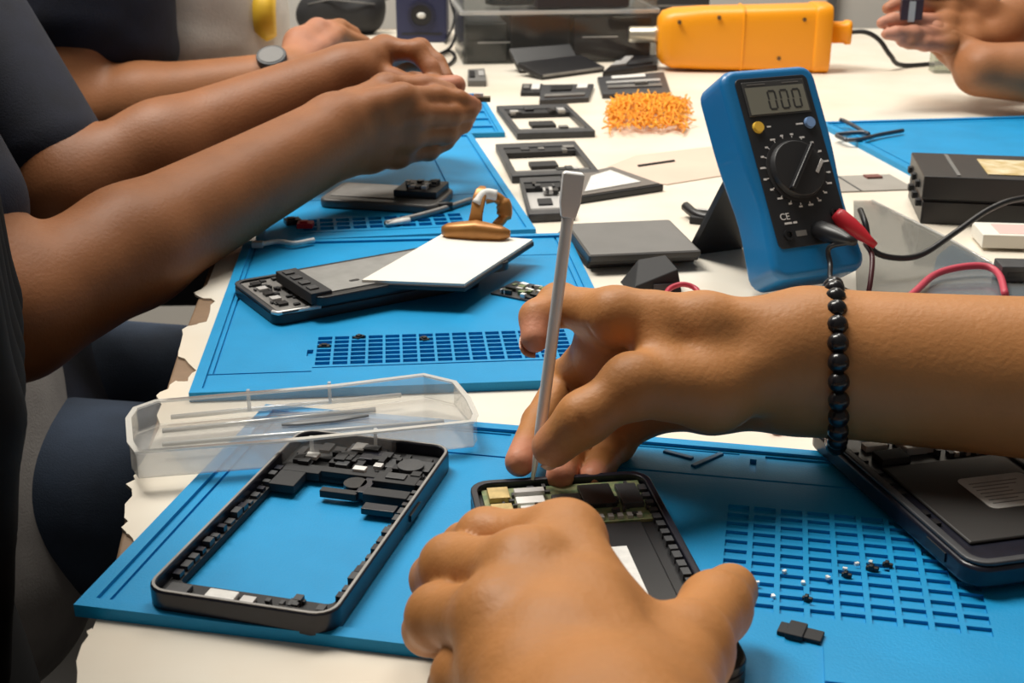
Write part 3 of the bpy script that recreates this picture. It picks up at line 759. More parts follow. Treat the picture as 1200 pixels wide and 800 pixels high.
def seg7(cx, cy, w, h, th, on):
    mb = MB(); S = {'a': (0, h/2, 0), 'd': (0, -h/2, 0), 'b': (w/2, h/4, 1), 'c': (w/2, -h/4, 1), 'e': (-w/2, -h/4, 1), 'f': (-w/2, h/4, 1)}
    for k in on:
        x, y, v = S[k]; x += y*.08
        if v: mb.box(cx+x-th/2, cy+y-h/4+.0004, 0, cx+x+th/2, cy+y+h/4-.0004, .00015)
        else: mb.box(cx+x-w/2+.0004, cy+y-th/2, 0, cx+x+w/2-.0004, cy+y+th/2, .00015)
    return mb
for k in range(3):
    seg7(.0325+k*.0095, .119, .0055, .0125, .0013, 'abcdef').build('display_digit', INK, mm, loc=(0, 0, MTk+.0019))
for x0, x1 in ((.016, .030), (.043, .056)): B(x0, .1302, MTk+.0016, x1, .1308, MTk+.0018).build('display_caption', GREYM, mm)
MB().cyl((.0165, .1015, MTk+.0008), (.0165, .1015, MTk+.003), .0040, .0035, 20).build('yellow_button', M('yellow_button', (.8, .5, .06), .4), mm)
MB().cyl((MW-.0165, .1015, MTk+.0008), (MW-.0165, .1015, MTk+.003), .0040, .0035, 20).build('blue_button', M('blue_button', (.2, .34, .62), .4), mm)
B(.0235, .101, MTk+.0008, .0265, .102, MTk+.001).build('button_caption', WINK, mm); B(.046, .101, MTk+.0008, .0515, .102, MTk+.001).build('button_caption', WINK, mm)
dc = Vector((MW/2, .0705)); 
MB().cyl((dc.x, dc.y, MTk+.0006), (dc.x, dc.y, MTk+.0016), .0222, .0222, 48).build('dial_plate', BLACKM, mm)
dl = MB().cyl((dc.x, dc.y, MTk+.0016), (dc.x, dc.y, MTk+.0055), .0200, .0185, 48).build('dial', M('dial', (.022, .022, .024), .42), mm, bevel=.0006)
ang = R(50)
B(-.0185, -.0014, 0, .0185, .0014, .006).build('dial_grip', BLACK, dl, loc=(dc.x, dc.y, MTk+.0042), rot=(0, 0, ang), bevel=.0008)
B(.004, -.013, 0, .0145, -.0105, .0006).build('painted_dial_shine', SILVER, dl, loc=(dc.x, dc.y, MTk+.0055), rot=(0, 0, ang), bevel=.0002)  # silver strip stands in for the grey shine on the dial
for k in range(20):
    a_ = 2*math.pi*(k+.5)/20; rr = .0248 if k % 2 else .0252
    B(-.0012-(.0007 if k % 3 == 0 else 0), -.0006, 0, .0012+(.0007 if k % 3 == 0 else 0), .0006, .0002).build('range_mark', WINK, mm, loc=(dc.x+rr*math.cos(a_), dc.y+rr*math.sin(a_)*.98, MTk+.0008), rot=(0, 0, 0))
    B(-.0003, -.0008, 0, .0003, .0008, .0002).build('range_tick', WINK, mm, loc=(dc.x+.0228*math.cos(a_), dc.y+.0228*math.sin(a_), MTk+.0008), rot=(0, 0, a_-math.pi/2))
text_mesh('CE', .0062, 'ce_mark', WINK, mm, (.0185, .0405, MTk+.0009))
B(.017, .0355, MTk+.0008, .0225, .0368, MTk+.001).build('rating_mark', WINK, mm); B(.0235, .0355, MTk+.0008, .0265, .0368, MTk+.001).build('rating_mark', WINK, mm)
for jx, jy in ((.0175, .0285), (.0395, .0300), (MW-.016, .0385)):
    MB().ring([(jx+.0036*math.cos(k*.3142), jy+.0036*math.sin(k*.3142)) for k in range(20)], [(jx+.0021*math.cos(k*.3142), jy+.0021*math.sin(k*.3142)) for k in range(20)], MTk+.0008, MTk+.0022).build('socket', BLACK, mm, merge=True)
B(.0235, .0268, MTk+.0008, .0315, .0305, MTk+.001).build('warning_print', GREYM, mm)
B(.044, .0285, MTk+.0008, .0465, .031, MTk+.001).build('warning_print', WINK, mm)
# fold-out stand
st0 = Vector((MW*.5, MH*.62, 0))
inv = mm.matrix_world.inverted()
foot = mm.matrix_world @ Vector((MW*.5, MH*.5, 0)); foot = Vector((foot.x - n_h.x*.060, foot.y - n_h.y*.060, T+.0012))
fl = inv @ foot
MB().tube([(MW*.5-.018, st0.y, -.002), (fl.x-.018, fl.y, fl.z), ], .004, 4).build('stand_arm', BLACK, mm)
MB().tube([(MW*.5+.018, st0.y, -.002), (fl.x+.018, fl.y, fl.z)], .004, 4).build('stand_arm', BLACK, mm)
vec = fl - Vector((MW*.5, st0.y, -.002)); 
MB().add([(MW*.5-.022, st0.y, -.001), (MW*.5+.022, st0.y, -.001), (fl.x+.022, fl.y, fl.z), (fl.x-.022, fl.y, fl.z),
          (MW*.5-.022, st0.y-.003, -.001), (MW*.5+.022, st0.y-.003, -.001), (fl.x+.022, fl.y-.003, fl.z+.002), (fl.x-.022, fl.y-.003, fl.z+.002)],
         [(0,1,2,3), (7,6,5,4), (0,4,5,1), (1,5,6,2), (2,6,7,3), (3,7,4,0)]).build('stand_plate', BLACK, mm)
# probes with cables
jr = mm.matrix_world @ Vector((MW-.016, .0385, MTk+.001)); jb = mm.matrix_world @ Vector((.0395, .0300, MTk+.001))
def probe(name, label, j, dirv, mat, cab, cabpts, r=.0055, rc=.0017):
    t = thing(name, label, 'test lead', (j.x, j.y, j.z)); d = dirv.normalized()
    MB().tube([Vector((0, 0, 0)), d*.003, d*.012, d*.020, d*.027, d*.033], [r*.75, r, r, r*.85, r*.55, rc*1.3], 16).build('plug_grip', mat, t, smooth=True)
    MB().tube(smooth_path([d*.031]+[p-j for p in cabpts], 8), rc, 10).build('cable', cab, t, smooth=True)
    return t
probe('test_lead', 'red multimeter plug with a dark cable dropping past its right side', jr, zax*.35+xax*.55-yax*.95, RED, M('dark_red_cable', (.06, .008, .012), .4),
      [Y(1014, 285, .80), Y(1022, 300, .785), Y(1020, 330, .77), Y(1014, 362, .76)])
probe('test_lead', 'black multimeter plug whose cable hangs down the front of the meter', jb, zax*.8+xax*.15-yax*.55, BLACK, BLACK,
      [Y(972, 290, .775), Y(973, 310, .77), Y(975, 330, .755), Y(1000, 345, .75)], r=.0062)
# long black cable from under the red plug to the right edge
p = [Y(1008, 246, .845), Y(1014, 262, .83), Y(1022, 292, .82), Y(1048, 302, .82), Y(1080, 298, .83), Y(1120, 272, .85), Y(1160, 245, .87), Y(1200, 232, .88), Y(1290, 225, .90)]
tag(MB().tube(smooth_path(p, 8), .0021, 10).build('black_cable', BLACK, None, smooth=True), 'black cable curving from the multimeter across the black box to the right', 'cable')
p = [Z(1050, 360, .003), Z(1072, 342, .005), Z(1095, 322, .007), Z(1125, 313, .009), Z(1155, 312, .009), Z(1171, 322, .007), Z(1178, 345, .004)]
tag(MB().tube(smooth_path(p, 8), .0024, 10).build('red_cable', PINKC, None, smooth=True), 'thick red cable arching above the forearm at the right', 'cable')

# ------------------------------------------------------------------ right side: black box, sheets
a, rz, w = frame_on((1080, 262), (1200, 282), 0)
bx = thing('black_box', 'black box with a gold label on top, at the right edge', 'box', (*Z(1078, 262, 0).xy, T), R(-10))
B(0, 0, .0, .125, .085, .018).build('lower_case', BLACK, bx, bevel=.001)
B(-.001, -.001, .020, .126, .086, .038).build('upper_case', BLACK, bx, bevel=.001)
B(.002, .002, .018, .123, .083, .020).build('joint', BLACKM, bx)
B(.048, .012, .038, .112, .066, .0386).build('gold_label', M('gold_label', (.55, .4, .16), .5, var=(90, .4, (.8, .7, .5))), bx)
B(.024, .004, .038, .027, .08, .0386).build('grey_stripe', GREYC, bx)
for k in range(6): B(-.004, .008+k*.012, .012+(k % 2)*.012, .001, .015+k*.012, .017+(k % 2)*.012).build('side_lug', BLACKM, bx, bevel=.0005)
a, rz, w = frame_on((983, 226), (1068, 223), 0)
t = thing('grey_strip', 'flat grey taped strip lying between the multimeter and the black box', 'strip', (a.x, a.y, T), rz)
B(0, 0, 0, w+.004, .055, .0012).build('sheet', M('grey_tape', (.36, .335, .3), .55, var=(30, .12)), t)
B(.019, 0, .0012, .0205, .055, .0016).build('seam', DGREY, t); B(.042, .04, .0012, .056, .05, .003).build('dark_red_tab', M('brown_red', (.2, .07, .06), .5), t)
pp = [Z(x, y, .001) for x, y in ((1000, 236), (1022, 236), (1112, 281), (1210, 338), (1215, 380), (1005, 380))]
c = sum(pp, Vector())/6
t = thing('clear_sheet', 'clear grey plastic sheet lying to the right of the multimeter', 'plastic sheet', (c.x, c.y, T+.0003))
MB().prism([(p.x-c.x, p.y-c.y) for p in pp], 0.0003, .0016).build('sheet', CLEARG, t)
e_ = [(p.x-c.x, p.y-c.y, .0016) for p in pp]
MB().tube(e_[1:4], .0009, 6).build('edge_bead', clear_mat('clear_rim'), t, smooth=True)
pp = [Z(x, y, 0) for x, y in ((1098, 300), (1116, 286), (1210, 337), (1212, 375), (1080, 375))]
c = sum(pp, Vector())/5
tag(MB().prism([(p.x-c.x, p.y-c.y) for p in pp], 0, .0003).build('blue_card', BLUE, None, loc=(c.x, c.y, T)), 'blue card below the red cable, under the clear sheet', 'card')
a, rz, w = frame_on((1138, 292), (1215, 316), .0)
t = thing('white_carton', 'low white and pink carton below the black box at the right edge', 'carton', (a.x+.006, a.y-.004, T+.0022), R(-6))
B(0, 0, 0, .07, .035, .010).build('carton', PAPER, t, bevel=.0006); B(.012, .004, .010, .062, .03, .0102).build('pink_print', M('pale_pink', (.75, .52, .48), .6), t)
a = Z(1172, 334, 0)
t = thing('grey_block', 'small dark grey block touching the right edge of the red cable', 'block', (a.x, a.y, T+.002), R(-4))
B(0, 0, 0, .04, .02, .011).build('case', DGREY, t, bevel=.0008); B(.004, -.0004, .003, .02, 0, .007).build('slot', BLACK, t)
# tweezers on the far right mat
tw = Z(982, 160, .006); 
t = thing('tweezers', 'open dark tweezers on the corner of the far right mat', 'tweezers', (tw.x, tw.y, T))
for pts in ([(1058, 153, .0075), (1030, 158, .0075), (1010, 163, .0075), (992, 164, .007)], [(1020, 160, .0065), (1005, 150, .009), (990, 142, .011), (984, 140, .012)], [(992, 164, .007), (981, 158, .007), (1010, 155, .009), (1018, 157, .009)]):
    q = [Z(*p)-tw for p in pts]
    MB().tube(smooth_path([(v.x, v.y, v.z+.006) for v in q], 6), .0022, 8).build('arm', M('tweezer_steel', (.10, .11, .13), .35, .8), t, smooth=True)

# ------------------------------------------------------------------ papers and phone frames right of the mats
a, rz, w = frame_on((722, 214), (838, 205), 0)
pp = [Z(x, y, 0) for x, y in ((712, 196), (745, 183), (838, 172), (850, 206), (782, 217), (735, 213))]
c = sum(pp, Vector())/6
t = thing('paper_sheet', 'pinkish paper sheet with a dark stroke left of the multimeter', 'paper', (c.x, c.y, T))
MB().prism([(p.x-c.x, p.y-c.y) for p in pp], 0, .0009).build('sheet', PINKP, t)
q0, q1 = Z(748, 195, .001)-c, Z(790, 189, .001)-c
MB().tube([(q0.x, q0.y, .0012), (q1.x, q1.y, .0012)], .0016, 6).build('dark_stroke', BLACKM, t)
def small_frame(label, quad, seed, th=.007, filled=False):
    pts = [Z(x, y, th) for x, y in quad]; a = pts[0]; d = pts[1]-pts[0]; rz = math.atan2(d.y, d.x)
    m = Matrix.Rotation(-rz, 3, 'Z'); lp = [(m @ (p-a)).xy for p in pts]
    W_ = (lp[1].x-lp[0].x + lp[2].x-lp[3].x)/2; D_ = (lp[2].y+lp[3].y)/2; sh = ((lp[3].x+lp[2].x)/2 - W_/2)/max(D_, 1e-4)
    t = thing('phone_chassis', label, 'phone frame', (a.x, a.y, T), rz, 'small phone frames')
    S = lambda x, y: (x*W_ + sh*y*D_, y*D_)
    def P_(x0, y0, x1, y1): return [S(x0, y0), S(x1, y0), S(x1, y1), S(x0, y1)]
    o = MB().ring(P_(0, 0, 1, 1), P_(.07, .10, .93, .86), 0, th).build('rim', DGREY, t, bevel=.0008)
    rnd = random.Random(seed)
    MB().prism(P_(.05, .72, .95, .9), .001, th*.8).build('top_bracket', BLACKM, t)
    MB().prism(P_(.06, .06, .94, .2), .001, th*.7).build('bottom_bracket', GREYC, t)
    for k in range(7):
        x, y = rnd.uniform(.1, .8), rnd.choice([.72, .78, .12, .6])
        MB().prism(P_(x, y, x+rnd.uniform(.05, .14), y+rnd.uniform(.05, .1)), th*.5, th*rnd.uniform(.9, 1.2)).build('component', rnd.choice([BLACK, SILVER, GREYM, DGREY]), t)
    MB().prism(P_(.3, .35, .62, .5), .0, th*.5).build('crossbar', BLACKM, t)
    if filled: MB().prism(P_(.06, .08, .94, .9), 0, .002).build('tray', SILVER, t)
    return t
small_frame('small grey phone frame left of the orange strands, farthest of the three', ((606, 156), (698, 153), (664, 121), (582, 124)), 1)
small_frame('second small phone frame from the far end, just above the silver tool tip', ((600, 206), (707, 201), (672, 165), (582, 168)), 2)
small_frame('nearest small phone frame with pale parts inside, left of the silver tool tip', ((620, 251), (664, 249), (662, 206), (604, 208)), 3, filled=True)
pts = [Z(x, y, .006) for x, y in ((672, 232), (778, 216), (718, 195), (668, 205))]
c = sum(pts, Vector())/4
t = thing('split_phone', 'flat dark phone half lying behind the silver tool tip', 'phone', (c.x, c.y, T))
lp = [(p.x-c.x, p.y-c.y) for p in pts]
MB().prism(lp, 0, .006).build('shell', BLACK, t, bevel=.001); MB().prism(inset(lp, .004), .006, .0068).build('plate', M('taupe_plate', (.19, .17, .155), .45, .3), t)
MB().prism(inset(lp, .02), .0068, .0074).build('sticker', LABELW, t)
p = Z(830, 262, 0)
t = thing('cable_clip', 'black plastic clip wedged behind the multimeter stand', 'clip', (p.x, p.y, T), R(-20))
MB().tube(smooth_path([(-.022, .016, .008), (-.012, .004, .006), (.0, -.002, .005), (.012, .004, .005)], 6), .004, 8).build('hook', BLACK, t, smooth=True)
B(-.014, -.006, 0, .012, .012, .006).build('body', BLACKM, t, bevel=.001); B(-.012, .006, .006, .012, .012, .009).build('silver_strip', SILVER, t)

# ------------------------------------------------------------------ orange strands
rnd = random.Random(9)
mb = MB(); cc = Z(757, 137, 0); ex = Z(812, 137, 0)-cc; ey = Z(757, 115, 0)-cc
for k in range(420):
    u0, v0 = rnd.uniform(-.75, .85), rnd.uniform(-.7, .75); a_ = rnd.gauss(0, .7); ln = rnd.uniform(.25, .5); cv = rnd.uniform(-2.5, 2.5)
    hgt = .014*max(0, 1-(u0*u0+v0*v0)*.7)
    pts = []
    for i in range(6):
        tt = i/5-.5; aa = a_+cv*tt
        q = cc + ex*(u0+ln*tt*math.cos(aa)) + ey*(v0+ln*tt*math.sin(aa)*1.2)
        pts.append((q.x, q.y, T+.0012+hgt*rnd.uniform(.3, 1)+.003*math.sin(i*2+k)**2))
    mb.tube(pts, rnd.uniform(.0005, .0010), 4)
tag(mb.build('orange_strands', ORANGE2, None, smooth=True), 'fuzzy heap of thin orange strands behind the multimeter', 'strands', kind='stuff')

# ------------------------------------------------------------------ heat gun
hb = Z(772, 86, 0); hb2 = Z(970, 87, 0)
hg = thing('heat_gun', 'orange heat gun lying on its side with a steel nozzle', 'heat gun', (hb.x, hb.y+.035, T), math.atan2(hb2.y-hb.y, hb2.x-hb.x))
hl = (hb2-hb).length
k = hl/.225
MB().loft([(0, .020, .026, 0, .043, 2.6), (.006*k, .026, .034, 0, .043, 3), (.02*k, .030, .039, 0, .042, 3.6), (.06*k, .032, .0405, 0, .0425, 4.5), (.14*k, .033, .0415, 0, .043, 5.5), (.212*k, .034, .043, 0, .0435, 6), (.222*k, .033, .042, 0, .0435, 6), (.225*k, .031, .040, 0, .0435, 6)], 36).build('housing', ORANGE, hg, smooth=True)
MB().loft([(.11*k, .0335, .042, 0, .0432, 5.5), (.1115*k, .0340, .0425, 0, .0432, 5.5), (.113*k, .0335, .042, 0, .0432, 5.5)], 36).build('housing_seam', ORANGE, hg, smooth=True)
MB().loft([(.205*k, .0345, .0438, 0, .0437, 6), (.209*k, .0355, .0445, 0, .0437, 6), (.226*k, .0355, .0445, 0, .0437, 6), (.228*k, .034, .043, 0, .0437, 6)], 36).build('end_cap', ORANGE, hg, smooth=True)
MB().loft([(.225*k, .014, .014, 0, .050, 4), (.250*k, .013, .0135, 0, .050, 4), (.252*k, .015, .0155, 0, .050, 4), (.258*k, .015, .0155, 0, .050, 4)], 24).build('cable_sleeve', ORANGE, hg, smooth=True)
MB().tube([(-.038, 0, .046), (-.036, 0, .046), (-.006, 0, .046), (.004, 0, .046)], [.0095, .0105, .0105, .013], 24).build('nozzle', M('warm_steel', (.62, .57, .46), .35, .8), hg, smooth=True)
MB().tube([(-.0388, 0, .046), (-.0384, 0, .046)], [.008, .008], 24).build('nozzle_bore', BLACK, hg)
for sx, sz in ((.026*k, .066), (.078*k, .072), (.16*k, .02), (.19*k, .07)):
    MB().cyl((sx, -.0295, sz), (sx, -.0345, sz), .0026, seg=12).build('screw', M('screw_dark', (.12, .06, .02), .5), hg)
pts = [Vector((.256*k, 0, .050)), Vector((.275*k, -.002, .051)), Vector((.288*k, -.004, .047)), Vector((.30*k, -.006, .038)), Vector((.315*k, -.004, .02)), Vector((.34*k, .02, .004)), Vector((.42*k, .06, .003))]
MB().tube(smooth_path(pts, 6), .0032, 10).build('power_cable', BLACK, hg, smooth=True)

# ------------------------------------------------------------------ back of the bench
def speaker():
    a, rz, w = frame_on((465, 50), (524, 50), 0)
    t = thing('desk_speaker', 'dark blue desk speaker with a round cone and white centre', 'speaker', (a.x, a.y, T), rz)
    h = .105
    B(0, 0, 0, w, .075, h).build('cabinet', M('speaker_blue', (.022, .026, .075), .5), t, bevel=.003)
    cz = Y(494, 18, a.y).z - T
    ringp = lambda r: [(w/2+r*math.cos(k*math.pi/16), cz+r*math.sin(k*math.pi/16)) for k in range(32)]
    o = MB().ring(ringp(.021), ringp(.016), 0, .003); o.v = [(v[0], -v[2], v[1]) for v in o.v]; o.build('cone_ring', M('speaker_ring_blue', (.012, .014, .04), .4), t, merge=True)
    MB().cyl((w/2, .0005, cz), (w/2, -.001, cz), .0165, seg=32).build('cone', BLACK, t)
    MB().ball((w/2, -.001, cz), .0058, sc=(1.2, .4, .8)).build('centre_cap', LABELW, t, smooth=True)
    B(.008, -.0006, .012, w-.008, .0002, .015).build('front_groove', BLACK, t)
speaker()
def bag():
    a = Z(358, 44, 0); 
    t = thing('black_pouch', 'soft black pouch beyond the far hands', 'pouch', (a.x+.06, a.y+.04, T), 0)
    v, f = surface([(.02, [((-.05, 0, .03), (.03, .01, .03), .03, .032), ((-.03, 0, .05), (.0, .0, .08), .03, .02), ((.03, 0, .04), (.045, 0, .05), .022, .018)])], .004)
    o = body_mesh('pouch_body', [(v, f)], BLACKM, t); 
    MB().tube([(-.055, -.028, .05), (-.02, -.032, .058), (.02, -.031, .054), (.05, -.022, .05)], .0014, 6).build('zipper', GREYC, t, smooth=True)
    MB().tube(smooth_path([(.05, -.005, .05), (.07, .0, .056), (.09, .0, .064), (.105, .0, .066)], 6), .0016, 8).build('cord', BLACK, t, smooth=True)
bag()
# clear storage box with dark contents
a, rz, w = frame_on((543, 76), (768, 72), 0)
sb = thing('storage_box', 'clear plastic storage box with dark contents at the back', 'storage box', (a.x, a.y, T), rz)
h = Y(650, 16, a.y).z - T; dp = .16
for (x0, y0, x1, y1) in ((0, 0, w, .002), (0, dp-.002, w, dp), (0, .002, .002, dp-.002), (w-.002, .002, w, dp-.002)):
    B(x0, y0, .002, x1, y1, h).build('side_panel', CLEARB, sb)
B(0, 0, 0, w, dp, .002).build('bottom_panel', CLEARB, sb)
MB().ring(rrect(-.004, -.004, w+.004, dp+.004, .006), rrect(.003, .003, w-.003, dp-.003, .004), h-.002, h+.003).build('rim', clear_mat('clear_rim'), sb)
B(.02, -.0006, h*.42, .065, 0, h*.44).build('moulded_line', clear_mat('clear_rim'), sb); B(.165, -.0006, h*.5, .215, 0, h*.52).build('moulded_line', clear_mat('clear_rim'), sb)
wy = sb.matrix_world
def in_box(x0, y0, x1, y1, z0, z1, mat, lab, nm='dark_parcel', cat='parcel'):
    c, s = math.cos(rz), math.sin(rz)
    t = thing(nm, lab, cat, (a.x+x0*c-y0*s, a.y+x0*s+y0*c, T+z0), rz)
    B(0, 0, 0, x1-x0, y1-y0, z1-z0).build('body', mat, t, bevel=.003)
    B(.004, -.0006, (z1-z0)*.55, x1-x0-.004, 0, (z1-z0)*.6).build('seam', BLACK, t)
    B(.006, .006, z1-z0, x1-x0-.006, y1-y0-.006, z1-z0+.001).build('lid_panel', DGREY, t)
in_box(.004, .008, .062, .15, .0025, h*.8, M('parcel_grey', (.05, .052, .05), .6), 'grey parcel inside the left of the clear storage box')
in_box(.066, .006, .15, .15, .0025, h*.95, M('parcel_black', (.022, .022, .026), .6), 'black parcel inside the middle of the clear storage box')
in_box(.154, .006, w-.006, .15, .0025, h*.9, M('parcel_brown_black', (.04, .03, .032), .6), 'brownish black parcel inside the right of the clear storage box')
# second clear box on top
c_, s_ = math.cos(rz), math.sin(rz)
t = thing('storage_box', 'upper clear storage box resting on the rim of the lower one', 'storage box', (a.x, a.y+.004, T+h+.003), rz)
for (x0, y0, x1, y1) in ((0, 0, w, .002), (0, dp-.002, w, dp), (0, .002, .002, dp-.002), (w-.002, .002, w, dp-.002)):
    B(x0, y0, .002, x1, y1, .055).build('side_panel', CLEARB, t)
B(0, 0, 0, w, dp, .002).build('bottom_panel', CLEARB, t); MB().ring(rrect(-.004, -.004, w+.004, dp+.004, .006), rrect(.003, .003, w-.003, dp-.003, .004), .053, .057).build('rim', clear_mat('clear_rim'), t)
tag(MB().loft([(0, .004, .004, 0, .006, 2), (.01, .014, .009, 0, .009, 2.4), (.05, .016, .010, 0, .010, 2.6), (.075, .008, .006, 0, .008, 2)], 16).build('black_grip', BLACK, None, smooth=True, loc=(a.x+.03, a.y+.05, T+h+.0055)), 'black tapered grip inside the upper clear storage box', 'tool')
t = thing('dark_parcel', 'dark brown parcel inside the upper clear storage box', 'parcel', (a.x+.10, a.y+.012, T+h+.0055), rz)
B(0, 0, 0, .13, .1, .045).build('body', M('parcel_brown_black', (.04, .03, .032), .6), t, bevel=.003); B(.004, -.0006, .02, .125, 0, .022).build('seam', BLACK, t)
# dark panels leaning in front of the box
def panel(label, pa, pb_, z0, depth, th, mat, tilt, rzoff=0, edge=True):
    a, rz, w = frame_on(pa, pb_, z0)
    t = thing('black_tablet', label, 'panel', (a.x, a.y, T+z0), rz+rzoff); t.rotation_euler = (tilt, 0, rz+rzoff)
    B(0, 0, 0, w, depth, th).build('body', mat, t, bevel=.001)
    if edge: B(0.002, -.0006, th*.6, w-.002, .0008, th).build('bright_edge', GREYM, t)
    return t
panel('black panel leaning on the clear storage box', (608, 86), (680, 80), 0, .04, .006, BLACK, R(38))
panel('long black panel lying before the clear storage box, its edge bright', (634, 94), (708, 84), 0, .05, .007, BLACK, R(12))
def small_part(label, quad, th, mat, comps, seed, cat='phone part', nm='phone_part'):
    pts = [Z(x, y, th) for x, y in quad]; c = sum(pts, Vector())/len(pts); t = thing(nm, label, cat, (c.x, c.y, T))
    lp = [(p.x-c.x, p.y-c.y) for p in pts]
    MB().prism(lp, 0, th).build('body', mat, t, bevel=th*.15)
    rnd = random.Random(seed); 
    for (u, v, du, dv, m) in comps:
        q = lambda u, v: tuple(Vector(lp[0]).lerp(Vector(lp[1]), u).lerp(Vector(lp[3]).lerp(Vector(lp[2]), u), v))
        MB().prism([q(u, v), q(u+du, v), q(u+du, v+dv), q(u, v+dv)], th, th+.002).build('component', m, t)
    return t
small_part('dark phone part with a small white square, left of centre at the back', ((632, 117), (690, 114), (696, 98), (634, 99)), .006, DGREY, [(.1, .1, .8, .15, GREYM), (.2, .5, .4, .3, BLACK), (.7, .6, .2, .3, LABELW)], 1)
small_part('dark phone part with grey stripes behind the orange strands', ((706, 110), (786, 108), (778, 84), (700, 90)), .006, DGREY, [(.1, .25, .8, .12, GREYM), (.1, .5, .8, .1, SILVER), (.2, .75, .5, .15, LABELW), (.5, .3, .2, .2, BLACK)], 2)
small_part('small dark chip with a white half, left end of the back phone parts', ((610, 108), (634, 108), (636, 98), (612, 98)), .005, BLACK, [(.5, .2, .4, .6, LABELW), (.1, .3, .3, .4, GREYM)], 3)
small_part('black bracket touching the heat gun nozzle shadow', ((706, 84), (770, 76), (772, 64), (728, 66)), .008, BLACK, [(.05, .3, .3, .3, SILVER), (.15, .6, .2, .3, SILVER), (.4, .2, .5, .3, DGREY)], 4)
small_part('tiny metal bracket right beyond the fingertips of the joined hands', ((548, 94), (570, 94), (568, 80), (548, 81)), .008, GREYC, [(.1, .2, .3, .5, BLACK), (.6, .3, .3, .4, SILVER)], 5)
t = thing('metal_case', 'silver and black case behind the heat gun', 'case', (*Z(762, 42, 0).xy, T), 0)
B(0, .05, 0, .10, .16, .065).build('black_body', BLACKM, t, bevel=.003); B(0, .05, .066, .05, .14, .074).build('silver_lid', GREYM, t, bevel=.001); B(.0, .0494, .04, .1, .05, .043).build('trim', GREYC, t)
# cables by the speaker
p = [Y(528, 0, 2.0), Z(535, 30, .03), Z(528, 55, .01), Z(508, 66, .004), Z(520, 62, .003), Z(528, 60, .003), Z(533, 66, .003), Z(528, 74, .003), Z(518, 77, .003), Z(505, 72, .003)]
tag(MB().tube(smooth_path(p, 8), .0022, 8).build('looped_cable', BLACK, None, smooth=True), 'thin black cable looping on the bench beside the speaker', 'cable')
p = [Z(522, 50, .003), Z(531, 30, .02), Z(533, 15, .04), Y(533, -10, 1.95)]
tag(MB().tube(smooth_path(p, 8), .002, 8).build('speaker_cable', BLACK, None, smooth=True), 'black cable rising beside the right of the speaker', 'cable')
# glass block near the upper right hand
a = Z(1094, 86, 0)
t = thing('glass_block', 'small pale green glass block under the upper right hand', 'block', (a.x, a.y, T), R(-4))
B(0, 0, 0, .032, .03, .034).build('glass', clear_mat('green_clear', tint=(.62, .68, .55), milk=.2), t, bevel=.001)
B(.004, .004, .034, .028, .026, .036).build('lid', GREYC, t)

# ------------------------------------------------------------------ people
def V3(p): return np.array(p, float)
def hand_groups(wrist, across, fingers, thumb, s=1.0, elbow=None, upper=None, r_el=.043, r_wr=.024, r_mid=None, fk=.0012):
    """fingers: 4 lists of 4 joints (index..little), thumb: CMC, MCP, IP, tip. across points from the thumb side to the little-finger side."""
    ac = V3(across)/np.linalg.norm(across); w = V3(wrist)
    groups = []
    RD = [(.0112, .0094, .0083, .0066), (.0114, .0096, .0085, .0068), (.0110, .0092, .0081, .0064), (.0098, .0082, .0072, .0057)]
    fing = []
    for f, r in zip(fingers, RD):
        f = [V3(p) for p in f]; r = [x*s for x in r]
        pr = [(f[0], f[1], r[0], r[1]*.98), (f[1], f[2], r[1], r[2]*.97), (f[2], f[3], r[2], r[3])]
        pr.append((f[1], f[1]+1e-4, r[1]*1.07, r[1]*1.07))
        groups.append((.003, pr, fk))
    th = [V3(p) for p in thumb]
    groups.append((.005, [(th[0], th[1], .0175*s, .0125*s), (th[1], th[2], .0122*s, .0108*s), (th[2], th[3], .0112*s, .0092*s), (th[1], th[1]+1e-4, .0135*s, .0135*s)], fk))
    palm = []
    M_ = [V3(f[0]) for f in fingers]
    offs = (-.014, -.005, .005, .014)
    for m_, o in zip(M_, offs):
        palm.append((w + ac*o*s, m_, .0165*s, .0118*s))
    for i in range(3): palm.append((M_[i], M_[i+1], .0105*s, .0100*s))
    mid = [(w + ac*o*s)*.45 + m_*.55 for m_, o in zip(M_, offs)]
    for i in range(3): palm.append((mid[i], mid[i+1], .0132*s, .0132*s))
    palm.append((w - ac*.012*s, th[0], .018*s, .018*s))
    palm.append((th[0], mid[0], .016*s, .0125*s))
    palm.append((th[1]*.6+th[0]*.4, M_[0]*.6+mid[0]*.4, .0115*s, .0105*s))
    palm.append((w + ac*.012*s, mid[3], .018*s, .0155*s))
    groups.append((.007, palm, .006))
    if elbow is not None:
        e = V3(elbow); rm = r_mid or (r_el*.98)
        mid_ = e*.68 + w*.32
        arm = [(e, mid_, r_el, rm), (mid_, w, rm, r_wr), (w - ac*.009*s, mid_, r_wr*.86, rm*.72), (w + ac*.009*s, mid_, r_wr*.86, rm*.72)]
        if upper is not None: arm.append((e, V3(upper), r_el*.95, r_el*1.12))
        groups.append((.015, arm, .012))
    return groups
